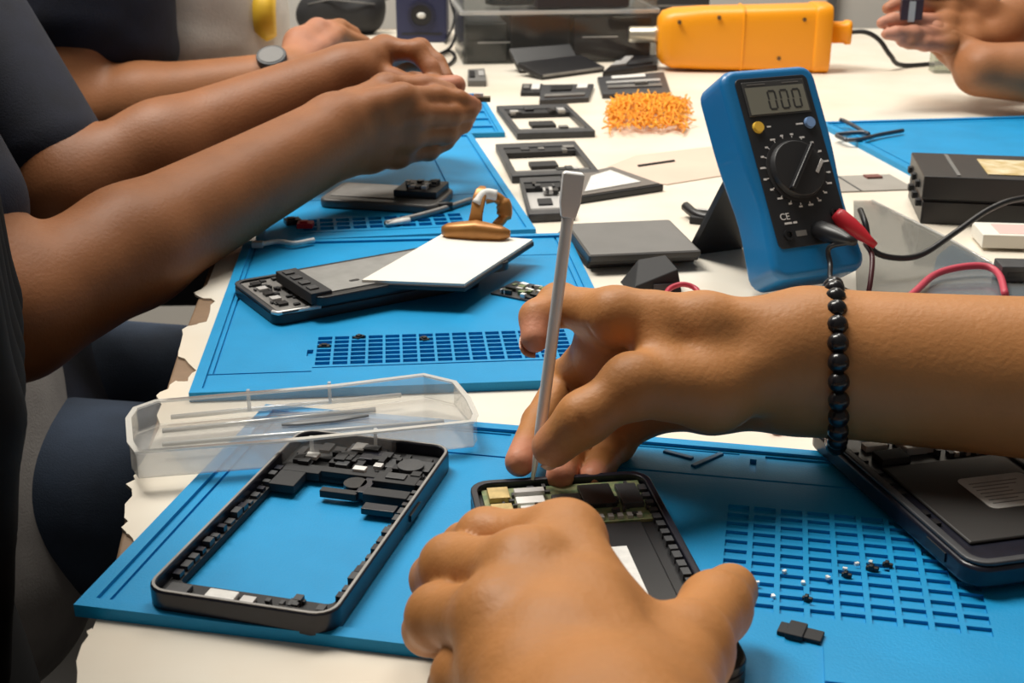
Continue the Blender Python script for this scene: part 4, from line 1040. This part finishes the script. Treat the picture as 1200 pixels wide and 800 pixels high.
def nail(parent, tip, prev, dorsal, s=1.0, off=(0, 0, 0)):
    tip, prev = Vector(tip), Vector(prev); ax = (tip-prev).normalized(); d = Vector(dorsal); d = (d-ax*d.dot(ax)).normalized(); sd = ax.cross(d)
    mb = MB(); rows = []
    for i in range(7):
        u = i/6
        for k in range(7):
            v = k/6*2-1; hw = .0046*s*(1-.25*(u-.5)**2*2); 
            p = tip + ax*(-.004+.0105*u)*s + sd*hw*v + d*((.0069-.0018*v*v-.0032*max(0, u-.55)**1.5)*s)
            mb.v.append(tuple(p-Vector(off)))
    for i in range(6):
        for k in range(6): mb.f.append((i*7+k, (i+1)*7+k, (i+1)*7+k+1, i*7+k+1))
    o = mb.build('fingernail', NAIL, parent, smooth=True)
    so = o.modifiers.new('s', 'SOLIDIFY'); so.thickness = .0006; so.offset = 0
    return o
def seglens(nm, chain):
    return nm + ' ' + ' '.join('%.0f' % (1000*(Vector(chain[i+1])-Vector(chain[i])).length) for i in range(len(chain)-1))
def hold(o, parent):
    o.parent = parent; o.matrix_parent_inverse = Matrix.Translation(-Vector(parent.location)); return o

# ---- the worker: right hand with the silver tool, left hand on the phone
RI = [Y(722, 370, .530), Y(655, 357, .556), Y(630, 372, .542), Y(627, 396, .532)]
RM = [Y(708, 402, .548), Y(664, 445, .572), Y(633, 495, .540), Y(609, 541, .507)]
RR = [Y(724, 440, .553), Y(690, 495, .562), Y(666, 538, .527), Y(656, 558, .503)]
RP = [Y(754, 480, .548), Y(722, 520, .545), Y(703, 546, .525), Y(694, 560, .508)]
RT = [Y(835, 455, .512), Y(742, 452, .498), Y(684, 490, .490), Y(648, 523, .494)]
RW = Y(945, 424, .530); RE = Y(1600, 470, .485)
LI = [Z(662, 634, .058), Z(570, 632, .050), Z(545, 640, .030), Z(556, 652, .018)]
LM = [Z(616, 672, .062), Z(530, 664, .048), Z(510, 678, .028), Z(524, 692, .017)]
LR = [Z(586, 728, .058), Z(514, 722, .042), Z(502, 738, .024), Z(516, 750, .015)]
LP = [Z(592, 792, .050), Z(542, 792, .036), Z(530, 804, .022), Z(540, 814, .015)]
LT = [Z(760, 845, .048), Z(802, 762, .042), Z(838, 712, .033), Z(856, 692, .026)]
LW = Z(702, 905, .052); LE = Vector((.11, .03, T+.05))
worker = thing('person', 'person working in front, beaded bracelet on the wrist, both hands on the opened phone', 'person', (.35, -.05, T))
s1 = surface(hand_groups(RW, Vector((0, .02, -.05)), [RI, RM, RR, RP], RT, 1.0, RE, Vector((.62, .30, T+.22)), r_el=.041, r_wr=.0275, r_mid=.037), .0014,
             carve=[(V3(Y(x0, y0, d0)), V3(Y(x1, y1, d1)), r, r*.6, .0012) for x0, y0, d0, x1, y1, d1, r in
                    ((668, 362, .528, 700, 398, .524, .0012), (680, 356, .522, 712, 388, .516, .0011), (660, 372, .532, 690, 412, .530, .0011),
                     (652, 455, .560, 690, 462, .548, .0010), (668, 470, .480, 690, 508, .478, .0009), (674, 462, .480, 700, 500, .476, .0008))])
s2 = surface(hand_groups(LW, LP[0]-LI[0], [LI, LM, LR, LP], LT, 1.06, LE, Vector((.16, -.10, T+.16)), r_el=.042, r_wr=.025), .0014)
pinks = [(RI[3], .017, .9), (RI[2], .012, .5), (RM[3], .019, .9), (RR[3], .014, .9), (RP[3], .013, .9), (RT[3], .016, .55), (Y(700, 400, .55), .022, .35)]
cre = [(p[1], .008, .35) for p in (LI, LM, LR)] + [(RM[1], .010, .25)]
hold(body_mesh('arms_and_hands', [s1, s2], SKIN1, None, pinks, cre), worker)
off = worker.location
nail(worker, RT[3], RT[2], Vector((.75, -.55, .2)), 1.15, off)
nail(worker, RI[3], RI[2], Vector((-.35, -.2, -.6)), 1.0, off)
def sleeve(parent, a, b, r0, r1, mat, name='sleeve', vox=.004):
    v, f = surface([(.01, [(V3(a), V3(b), r0, r1)])], vox)
    return hold(body_mesh(name, [(v, f)], mat, None), parent)
sleeve(worker, Vector((.60, .33, T+.20)), Vector((.64, .26, T+.26)), .058, .066, NAVY)
sleeve(worker, Vector((.155, -.075, T+.14)), Vector((.17, -.14, T+.2)), .058, .066, NAVY)

# bracelet of black beads
bc = Y(978, 427, .5285); axis = (Vector(RE)-Vector(RW)).normalized()
br = thing('bead_bracelet', 'black bead bracelet on the wrist in front of the multimeter', 'bracelet', tuple(bc))
u = Vector((0, .25, 1)); u = (u-axis*u.dot(axis)).normalized(); w_ = axis.cross(u)
axis2 = axis
nb = 27
bm = MB().ball((0, 0, 0), .0046, 14, 9).mesh('bead'); bm.materials.append(M('bead_black', (.012, .011, .013), .22)); bm.polygons.foreach_set('use_smooth', [True]*len(bm.polygons))
for k in range(nb):
    a_ = 2*math.pi*k/nb
    o = bpy.data.objects.new('bead', bm); COL.objects.link(o); o.parent = br
    o.location = u*(math.cos(a_)*.0352-.0006) + w_*math.sin(a_)*.0355 + axis*(-.003*math.cos(a_))
# silver tool in the right hand
ta = Y(672, 204, .522); tb = Y(634, 500, .504); tc = Y(624, 562, .498)
tl_ = thing('silver_tool', 'long silver prying tool held upright in the right hand', 'tool', tuple(tc))
q = [p - tc for p in (ta, tb, tc)]
dv = (q[0]-q[1]).normalized()
MB().tube([q[0]-dv*.014, q[0]-dv*.02, q[1], q[1]-dv*.008], [.0030, .0026, .0026, .0024], 14).build('shaft', STEEL, tl_, smooth=True)
MB().tube([q[1]-dv*.004, q[1]*.5+q[2]*.5, q[2]], [.0022, .0016, .0008], 12).build('tip', STEEL, tl_, smooth=True)
sd = dv.cross(Vector((0, 1, .3))).normalized(); nn = dv.cross(sd)
hd = MB()
for i, (t_, hw, ht) in enumerate(((-.018, .003, .0028), (-.012, .0042, .0034), (0, .0045, .003), (.001, .0036, .002))):
    for a2, b2 in ((-1, -1), (1, -1), (1, 1), (-1, 1)): hd.v.append(tuple(q[0]+dv*t_+sd*hw*a2+nn*ht*b2))
for i in range(3):
    for k in range(4): hd.f.append((i*4+k, i*4+(k+1) % 4, (i+1)*4+(k+1) % 4, (i+1)*4+k))
hd.f += [(3, 2, 1, 0), (12, 13, 14, 15)]
hd.build('flat_head', STEEL, tl_, bevel=.0004)

# ---- person on the left (near pair of arms)
def torso_groups(hip, chest, sh_r, sh_l, head, sc=1.0, hips=True):
    hip, chest, a, b, h = map(V3, (hip, chest, sh_r, sh_l, head))
    side = (b-a)/np.linalg.norm(b-a); nk = (a+b)/2 + np.array((0, 0, .03))
    up = h-nk; 
    T_ = [(hip-side*.06, hip+side*.06, .115*sc, .115*sc), (hip-side*.05, chest-side*.07, .11*sc, .105*sc), (hip+side*.05, chest+side*.07, .11*sc, .105*sc), (chest-side*.07, chest+side*.07, .105*sc, .105*sc),
          (a, b, .055*sc, .055*sc), (chest-side*.06, a, .09*sc, .06*sc), (chest+side*.06, b, .09*sc, .06*sc)]
    H_ = [(nk, h-np.array((0, 0, .08)), .052, .05), (h+np.array((0, 0, .03)), h-np.array((0, 0, .03)), .082, .075)]
    return T_, H_
def face_groups(h, fwd):
    h = V3(h); f = V3(fwd)/np.linalg.norm(fwd); s = np.cross(np.array((0, 0, 1.)), f); z = np.array((0, 0, 1.))
    return [(.012, [(h+f*.03-z*.06, h+f*.045-z*.085, .045, .035), (h+f*.02+z*.02, h+f*.02-z*.04, .072, .062)], .02),
            (.004, [(h+f*.088, h+f*.104-z*.032, .006, .012)], .008), (.003, [(h+f*.086-z*.062-s*.015, h+f*.086-z*.062+s*.015, .007, .007), (h+f*.083-z*.073-s*.013, h+f*.083-z*.073+s*.013, .008, .008)], .004),
            (.003, [(h+s*.078-z*.0+z*.012, h+s*.08-z*.025, .014, .010)], .003), (.003, [(h-s*.078+z*.012, h-s*.08-z*.025, .014, .010)], .003)]
def eyes(parent, h, fwd):
    h = Vector(h); f = Vector(fwd).normalized(); s = Vector((0, 0, 1)).cross(f)
    for k in (-1, 1):
        p = h + f*.083 + s*.032*k - Vector(parent.location)
        MB().ball(p, .011, 14, 10).build('eye', LABELW, parent, smooth=True)
        MB().ball(p+f*.0075, .005, 10, 8).build('iris', BLACK, parent, smooth=True)
def legs(hipc, side, fwd, kneez, foot_z=0.0, reach=.40, r=.078):
    out = []; hipc, side, fwd = V3(hipc), V3(side), V3(fwd)
    for k in (-1, 1):
        hp = hipc + side*.085*k; kn = hp + fwd*reach; kn[2] = kneez; an = kn.copy() + fwd*.03; an[2] = .10
        out += [(hp, kn, r*1.08, r*.82), (kn, an, r*.8, r*.6)]
    return out
def shoes(parent, hipc, side, fwd, reach=.40):
    hipc, side, fwd = V3(hipc), V3(side), V3(fwd)
    for k in (-1, 1):
        an = hipc + side*.085*k + fwd*(reach+.03); an[2] = .05
        v, f = surface([(.02, [(an-fwd*.04, an+fwd*.06, .048, .045), (an+fwd*.06, an+fwd*.15-np.array((0, 0, .01)), .045, .036)])], .006)
        hold(body_mesh('shoe', [(v, f)], BLACKM, None), parent)

P2 = thing('person', 'person on the left in navy sleeves and jeans, pinching a tiny part in joined hands', 'person', (-.45, .95, 0))
E2 = Vector((-.305, .735, T+.008))
W2_ = Y(392, 160, .985)
A_I = [Y(470, 116, 1.012), Y(512, 115, 1.045), Y(537, 117, 1.055), Y(552, 121, 1.06)]
A_M = [Y(483, 134, 1.015), Y(528, 134, 1.045), Y(548, 130, 1.058), Y(556, 124, 1.065)]
A_R = [Y(478, 158, 1.02), Y(522, 155, 1.045), Y(542, 145, 1.062), Y(550, 136, 1.075)]
A_P = [Y(464, 180, 1.025), Y(502, 176, 1.045), Y(522, 166, 1.06), Y(534, 156, 1.072)]
A_T = [Y(412, 132, 1.01), Y(452, 106, 1.035), Y(496, 104, 1.055), Y(524, 109, 1.06)]
W3_ = Y(408, 92, 1.10); E3 = Vector((-.345, .985, T+.02))
B_I = [Y(450, 58, 1.13), Y(488, 60, 1.12), Y(505, 80, 1.11), Y(512, 98, 1.10)]
B_M = [Y(452, 62, 1.15), Y(492, 58, 1.145), Y(512, 74, 1.135), Y(524, 92, 1.12)]
B_R = [Y(450, 76, 1.17), Y(490, 70, 1.17), Y(516, 84, 1.16), Y(530, 98, 1.14)]
B_P = [Y(446, 92, 1.185), Y(482, 90, 1.19), Y(506, 98, 1.18), Y(520, 106, 1.165)]
B_T = [Y(424, 96, 1.11), Y(458, 98, 1.10), Y(500, 104, 1.095), Y(534, 100, 1.09)]
SR2, SL2 = Vector((-.475, .83, .99)), Vector((-.54, 1.14, 1.0)); HD2 = Vector((-.47, .98, 1.27))
g1_ = hand_groups(W2_, A_P[0]-A_I[0], [A_I, A_M, A_R, A_P], A_T, 1.0, E2, SR2, r_el=.041, r_wr=.026, r_mid=.039)
g2_ = hand_groups(W3_, B_P[0]-B_I[0], [B_I, B_M, B_R, B_P], B_T, .97, E3, SL2, r_el=.042, r_wr=.026, r_mid=.042)
tg, hdg = torso_groups((-.45, .95, .56), (-.54, .97, .86), SR2, SL2, HD2)
s3 = surface([(.03, tg+hdg, .03)] + face_groups(HD2, (1, 0, -.2)), .006)
pk2 = [(A_I[3], .012, .6), (B_T[3], .02, .9), (B_I[2], .012, .4), (B_T[1], .02, .3), (A_T[2], .02, .25)]
hold(body_mesh('body', [surface(g1_, .0019), surface(g2_, .0019), s3], SKIN2, None, pk2, []), P2)
shirt = surface([(.03, [(a, b, ra+.008, rb+.008) for a, b, ra, rb in tg], .03)], .006)
hold(body_mesh('shirt', [shirt], NAVY, None), P2)
lowr = surface([(.03, [(V3((-.405, .82, .52)), V3((-.43, .88, .68)), .095, .09)], .03)], .006)
hold(body_mesh('shirt_hem', [lowr], GREYCL, None), P2)
sl1 = surface([(.02, [(V3(E2)*.74+V3(SR2)*.26, V3(SR2), .052, .07), (V3(SR2), V3(SR2)+np.array((-.03, .06, .01)), .07, .07)], .02)], .005)
sl2 = surface([(.02, [(V3(E3)*.88+V3(SL2)*.12, V3(SL2), .047, .062), (V3(SL2), V3(SL2)+np.array((-.03, -.06, .01)), .068, .07)], .02)], .005)
hold(body_mesh('sleeve', [sl1], NAVY, None), P2); hold(body_mesh('sleeve', [sl2], NAVY, None), P2)
lg = legs((-.46, .95, .565), (0, 1, 0), (1, 0, 0), .555)
hold(body_mesh('jeans', [surface([(.03, lg + [(V3((-.47, .88, .56)), V3((-.47, 1.02, .56)), .125, .125)], .03)], .006)], JEANS, None), P2)
shoes(P2, (-.46, .95, .565), (0, 1, 0), (1, 0, 0))
eyes(P2, HD2, (1, 0, -.2))
v, f = surface([(.02, [(V3(HD2)+np.array((-.01, 0, .05)), V3(HD2)+np.array((-.03, 0, .02)), .09, .088)])], .005)
hold(body_mesh('hair', [(v, f)], HAIR, None), P2)
p = (A_I[3]+B_T[3])/2
t = thing('tiny_component', 'tiny metal component pinched between the joined brown fingertips', 'component', tuple(Y(558, 116, 1.075)))
B(-.012, -.004, -.002, .012, .004, .002).build('board', M('dark_brass', (.12, .09, .05), .4, .6), t, bevel=.0004); B(-.002, -.003, .002, .006, .003, .005).build('metal_cap', SILVER, t)

# ---- far person with light shirt, navy sleeves and watch
P3 = thing('person', 'person farther left in a navy and light grey shirt with a wristwatch', 'person', (-.62, 1.62, 0))
E4 = Y(85, 136, 1.34); W4 = Y(338, 98, 1.38)
C_I = [Y(395, 42, 1.47), Y(425, 52, 1.50), Y(442, 68, 1.51), Y(448, 82, 1.51)]
C_M = [Y(397, 55, 1.475), Y(428, 66, 1.50), Y(440, 80, 1.51), Y(442, 92, 1.51)]
C_R = [Y(395, 70, 1.48), Y(422, 80, 1.50), Y(432, 92, 1.505), Y(433, 101, 1.505)]
C_P = [Y(388, 84, 1.48), Y(410, 94, 1.50), Y(418, 102, 1.505), Y(420, 110, 1.505)]
C_T = [Y(352, 52, 1.43), Y(372, 36, 1.46), Y(398, 34, 1.49), Y(414, 40, 1.50)]
SR3, SL3 = Vector((-.46, 1.42, 1.02)), Vector((-.52, 1.78, 1.04)); HD3 = Vector((-.40, 1.60, 1.28))
DO = Vector((-.27, .08, -.14)); E5 = Vector((-.62, 1.86, .76)); W5 = Vector((-.22, 1.66, .84)) + DO
D_ = lambda i: [Vector(q)+DO for q in ((-.16, 1.62-.018*i, .845-.004*i), (-.125, 1.60-.016*i, .84), (-.105, 1.59-.015*i, .825), (-.10, 1.58-.014*i, .81))]
g3_ = hand_groups(W4, C_P[0]-C_I[0], [C_I, C_M, C_R, C_P], C_T, 1.0, E4, SR3, r_el=.044, r_wr=.028, r_mid=.043)
g4_ = hand_groups(W5, (0, -1, -.2), [D_(0), D_(1), D_(2), D_(3)], [Vector(q)+DO for q in ((-.2, 1.67, .845), (-.165, 1.665, .84), (-.135, 1.65, .825), (-.118, 1.635, .815))], 1.0, E5, SL3, r_el=.043)
tg3, hdg3 = torso_groups((-.66, 1.62, .58), (-.53, 1.62, .88), SR3, SL3, HD3, 1.06)
hold(body_mesh('body', [surface(g3_, .0024), surface(g4_, .003), surface([(.03, tg3+hdg3, .03)]+face_groups(HD3, (1, 0, -.3)), .007)], SKIN3, None, [(W4*.5+C_M[0]*.5, .07, .6), (C_T[1], .03, .6)], []), P3)
fr = V3((-.40, 1.60, .84))
shirt = surface([(.03, [(a, b, ra+.012, rb+.012) for a, b, ra, rb in tg3] + [(V3(Y(235, 40, 1.56)), V3(Y(240, -40, 1.58)), .085, .10), (V3(Y(222, 62, 1.53)), V3(Y(290, 62, 1.55)), .045, .045), (V3(Y(290, 20, 1.55)), V3(Y(290, 62, 1.55)), .045, .04)], .03)], .006,
    carve=[(V3(Y(x0, y0, d)), V3(Y(x1, y1, d+.005)), .006, .003, .008) for x0, y0, x1, y1, d in ((228, 45, 300, 38, 1.465), (215, 20, 262, 60, 1.465), (240, 75, 320, 72, 1.49), (262, 5, 250, 40, 1.465), (300, 10, 305, 55, 1.495))])
hold(body_mesh('shirt', [shirt], LIGHTCL, None), P3)
sl1 = surface([(.02, [(V3(E4)*.62+V3(SR3)*.38, V3(SR3), .058, .078), (V3(Y(135, 48, 1.40)), V3(SR3), .055, .078), (V3(SR3), V3(SR3)+np.array((-.05, .05, .01)), .078, .08), (V3(Y(150, 10, 1.42)), V3(Y(172, 55, 1.42)), .055, .035)], .02)], .005)
sl2 = surface([(.02, [(V3(E5)*.4+V3(SL3)*.6, V3(SL3), .066, .074)], .02)], .006)
hold(body_mesh('sleeve', [sl1], NAVY, None), P3); hold(body_mesh('sleeve', [sl2], NAVY, None), P3)
ye = Y(312, 18, 1.515)
hold(MB().loft([(-.012, .02, .022, 0, 0, 2.2), (0, .024, .03, 0, 0, 2.2), (.01, .02, .024, 0, 0, 2.2)], 16).build('yellow_patch', YELLOW, None, smooth=True, loc=tuple(ye)), P3)
lg = legs((-.66, 1.62, .57), (0, 1, 0), (1, 0, 0), .555)
hold(body_mesh('trousers', [surface([(.03, lg + [(V3((-.66, 1.55, .57)), V3((-.66, 1.69, .57)), .13, .13)], .03)], .007)], BLACKM, None), P3)
shoes(P3, (-.66, 1.62, .57), (0, 1, 0), (1, 0, 0))
eyes(P3, HD3, (1, 0, -.3))
v, f = surface([(.02, [(V3(HD3)+np.array((-.01, 0, .05)), V3(HD3)+np.array((-.03, 0, .02)), .09, .088)])], .005)
hold(body_mesh('hair', [(v, f)], HAIR, None), P3)
ax = (Vector(W4)-Vector(E4)).normalized(); wc = Vector(W4) - ax*.012
wt = thing('wristwatch', 'dark wristwatch on the far person with the light grey shirt', 'watch', tuple(wc))
u = Vector((0, -.5, .86)); u = (u-ax*u.dot(ax)).normalized(); w_ = ax.cross(u)
for k in range(3):
    MB().tube([u*math.cos(a_)*.0325+w_*math.sin(a_)*.0325+ax*(k-1)*.006 for a_ in np.linspace(0, 2*math.pi, 33)[:-1]], .0038, 8, closed=True).build('band', BLACKM, wt, smooth=True)
MB().cyl(u*.032, u*.041, .016, seg=24).build('case', DGREY, wt, bevel=.001); MB().cyl(u*.041, u*.0416, .013, seg=24).build('dial', GREYC, wt)

# ---- person at the upper right
P4 = thing('person', 'person at the far right in dark sleeves, only the hands and forearms in view', 'person', (1.0, 1.62, 0))
E6 = Vector((.74, 1.50, T+.07)); W6 = Y(1168, 38, 1.50)
F_I = [Y(1112, 12, 1.49), Y(1075, 6, 1.475), Y(1052, 4, 1.47), Y(1040, 10, 1.465)]
F_M = [Y(1108, 28, 1.47), Y(1068, 24, 1.45), Y(1046, 24, 1.445), Y(1034, 27, 1.44)]
F_R = [Y(1106, 42, 1.455), Y(1070, 40, 1.435), Y(1050, 39, 1.43), Y(1039, 40, 1.43)]
F_P = [Y(1112, 52, 1.445), Y(1084, 51, 1.435), Y(1066, 50, 1.43), Y(1056, 49, 1.43)]
F_T = [Y(1150, 12, 1.50), Y(1120, -8, 1.50), Y(1085, -12, 1.485), Y(1066, -4, 1.47)]
SR4, SL4 = Vector((.90, 1.80, 1.05)), Vector((.88, 1.45, 1.05)); HD4 = Vector((.82, 1.62, 1.32))
E7 = Vector((.74, 1.36, T+.035)); W7 = Y(1150, 82, 1.43)
G_ = lambda i: [Y(1112-2*i, 62-3*i, 1.47+.018*i), Y(1088, 48-2*i, 1.49+.016*i), Y(1075, 34-2*i, 1.49+.016*i), Y(1070, 24-2*i, 1.485+.015*i)]
g5_ = hand_groups(W6, F_P[0]-F_I[0], [F_I, F_M, F_R, F_P], F_T, 1.0, E6, SL4, r_el=.042, r_wr=.027)
tg4, hdg4 = torso_groups((1.05, 1.62, .58), (.97, 1.62, .90), SR4, SL4, HD4)
E8 = Y(1330, 150, 1.38)
arm7 = hand_groups(W7, (0, 1, -.3), [G_(0), G_(1), G_(2), G_(3)], [Y(1130, 62, 1.45), Y(1112, 48, 1.45), Y(1096, 36, 1.455), Y(1086, 26, 1.46)], .95, Vector((.71, 1.38, T+.045)), SL4, r_el=.04, r_wr=.026)
E6b = Vector((.72, 1.70, T+.09))
g5_ = hand_groups(W6, F_P[0]-F_I[0], [F_I, F_M, F_R, F_P], F_T, 1.0, E6b, SR4, r_el=.042, r_wr=.027)
hold(body_mesh('body', [surface(g5_, .0024), surface(arm7, .0024), surface([(.03, tg4+hdg4, .03)]+face_groups(HD4, (-1, 0, -.3)), .007)], SKIN3, None,
     [(F_M[1], .045, .9), (F_R[3], .04, .9), (F_P[1], .03, .7)], []), P4)
DARKCL = M('dark_mauve_cloth', (.035, .026, .03), .85, var=(30, .4), bump=(600, .3))
hold(body_mesh('shirt', [surface([(.03, [(a, b, ra+.01, rb+.01) for a, b, ra, rb in tg4], .03)], .006)], DARKCL, None), P4)
s_a = V3(W6)*.62+V3(E6b)*.38
hold(body_mesh('sleeve', [surface([(.02, [(s_a, V3(E6b), .046, .056), (V3(E6b), V3(SR4), .058, .07)], .02)], .005)], DARKCL, None), P4)
hold(body_mesh('sleeve', [surface([(.02, [(V3((.71, 1.38, T+.05))*.5+V3(SL4)*.5, V3(SL4), .058, .07)], .02)], .005)], DARKCL, None), P4)
lg = legs((1.05, 1.62, .57), (0, 1, 0), (-1, 0, 0), .555)
hold(body_mesh('trousers', [surface([(.03, lg + [(V3((1.05, 1.55, .57)), V3((1.05, 1.69, .57)), .13, .13)], .03)], .007)], BLACKM, None), P4)
shoes(P4, (1.05, 1.62, .57), (0, 1, 0), (-1, 0, 0))
eyes(P4, HD4, (-1, 0, -.3))
v, f = surface([(.02, [(V3(HD4)+np.array((.01, 0, .05)), V3(HD4)+np.array((.03, 0, .02)), .09, .088)])], .005)
hold(body_mesh('hair', [(v, f)], HAIR, None), P4)
t = thing('small_part', 'small shiny part held in the fingers of the far right hand', 'part', tuple(Y(1068, 12, 1.44)))
B(-.012, -.004, -.01, .012, .004, .012).build('casing', M('dark_violet', (.06, .04, .06), .3, .5), t, bevel=.001); B(-.004, -.0046, -.012, .003, -.004, .01).build('bright_strip', SILVER, t)

# ---- onlooker with long black hair at the left border
P1 = thing('person', 'onlooker with long black hair in dark clothes at the left border', 'person', (-.30, .42, 0))
HD1 = Vector((-.27, .42, 1.34)); SR1, SL1 = Vector((-.31, .26, 1.13)), Vector((-.31, .57, 1.13))
tg1, hdg1 = torso_groups((-.335, .42, .62), (-.32, .42, .95), SR1, SL1, HD1, .9)
arm_a = [(V3(SR1), V3((-.34, .22, .88)), .045, .038), (V3((-.34, .22, .88)), V3((-.32, .30, .68)), .038, .028), (V3(SL1), V3((-.36, .56, .88)), .045, .038), (V3((-.36, .56, .88)), V3((-.33, .52, .68)), .038, .028)]
hold(body_mesh('body', [surface([(.03, tg1+hdg1, .03), (.02, arm_a, .03)]+face_groups(HD1, (1, .2, -.3)), .007)], SKIN2, None, [], []), P1)
hold(body_mesh('dark_top', [surface([(.03, [(a, b, ra+.008, rb+.008) for a, b, ra, rb in tg1], .03), (.02, [(a, b, ra+.008, rb+.008) for a, b, ra, rb in arm_a], .02)], .007)], BLACKM, None), P1)
lgs = [(V3((-.335, .36, .62)), V3((-.35, .35, .35)), .085, .06), (V3((-.35, .35, .35)), V3((-.36, .35, .08)), .06, .045), (V3((-.335, .48, .62)), V3((-.35, .49, .35)), .085, .06), (V3((-.35, .49, .35)), V3((-.36, .49, .08)), .06, .045)]
hold(body_mesh('trousers', [surface([(.03, lgs, .03)], .007)], BLACKM, None), P1)
shoes(P1, (-.36-.43, .42, 0), (0, 1, 0), (1, 0, 0))
hr = [(V3(HD1)+np.array((-.015, 0, .05)), V3(HD1)+np.array((-.03, 0, .0)), .092, .088)]
for k in range(9):
    yy = .30 + .27*k/8; x0 = -.224 - .05*abs(k-4)/4
    hr.append((V3((-.27, .36+.12*k/8, 1.36)), V3((x0, yy, 1.15)), .05, .030)); hr.append((V3((x0, yy, 1.15)), V3((x0+.018, yy+.005, .82)), .028, .021)); hr.append((V3((x0+.018, yy+.005, .82)), V3((x0+.002, yy, .64)), .021, .008))
hold(body_mesh('long_hair', [surface([(.008, hr, .01)], .005)], HAIR, None), P1)
eyes(P1, HD1, (1, .2, -.3))
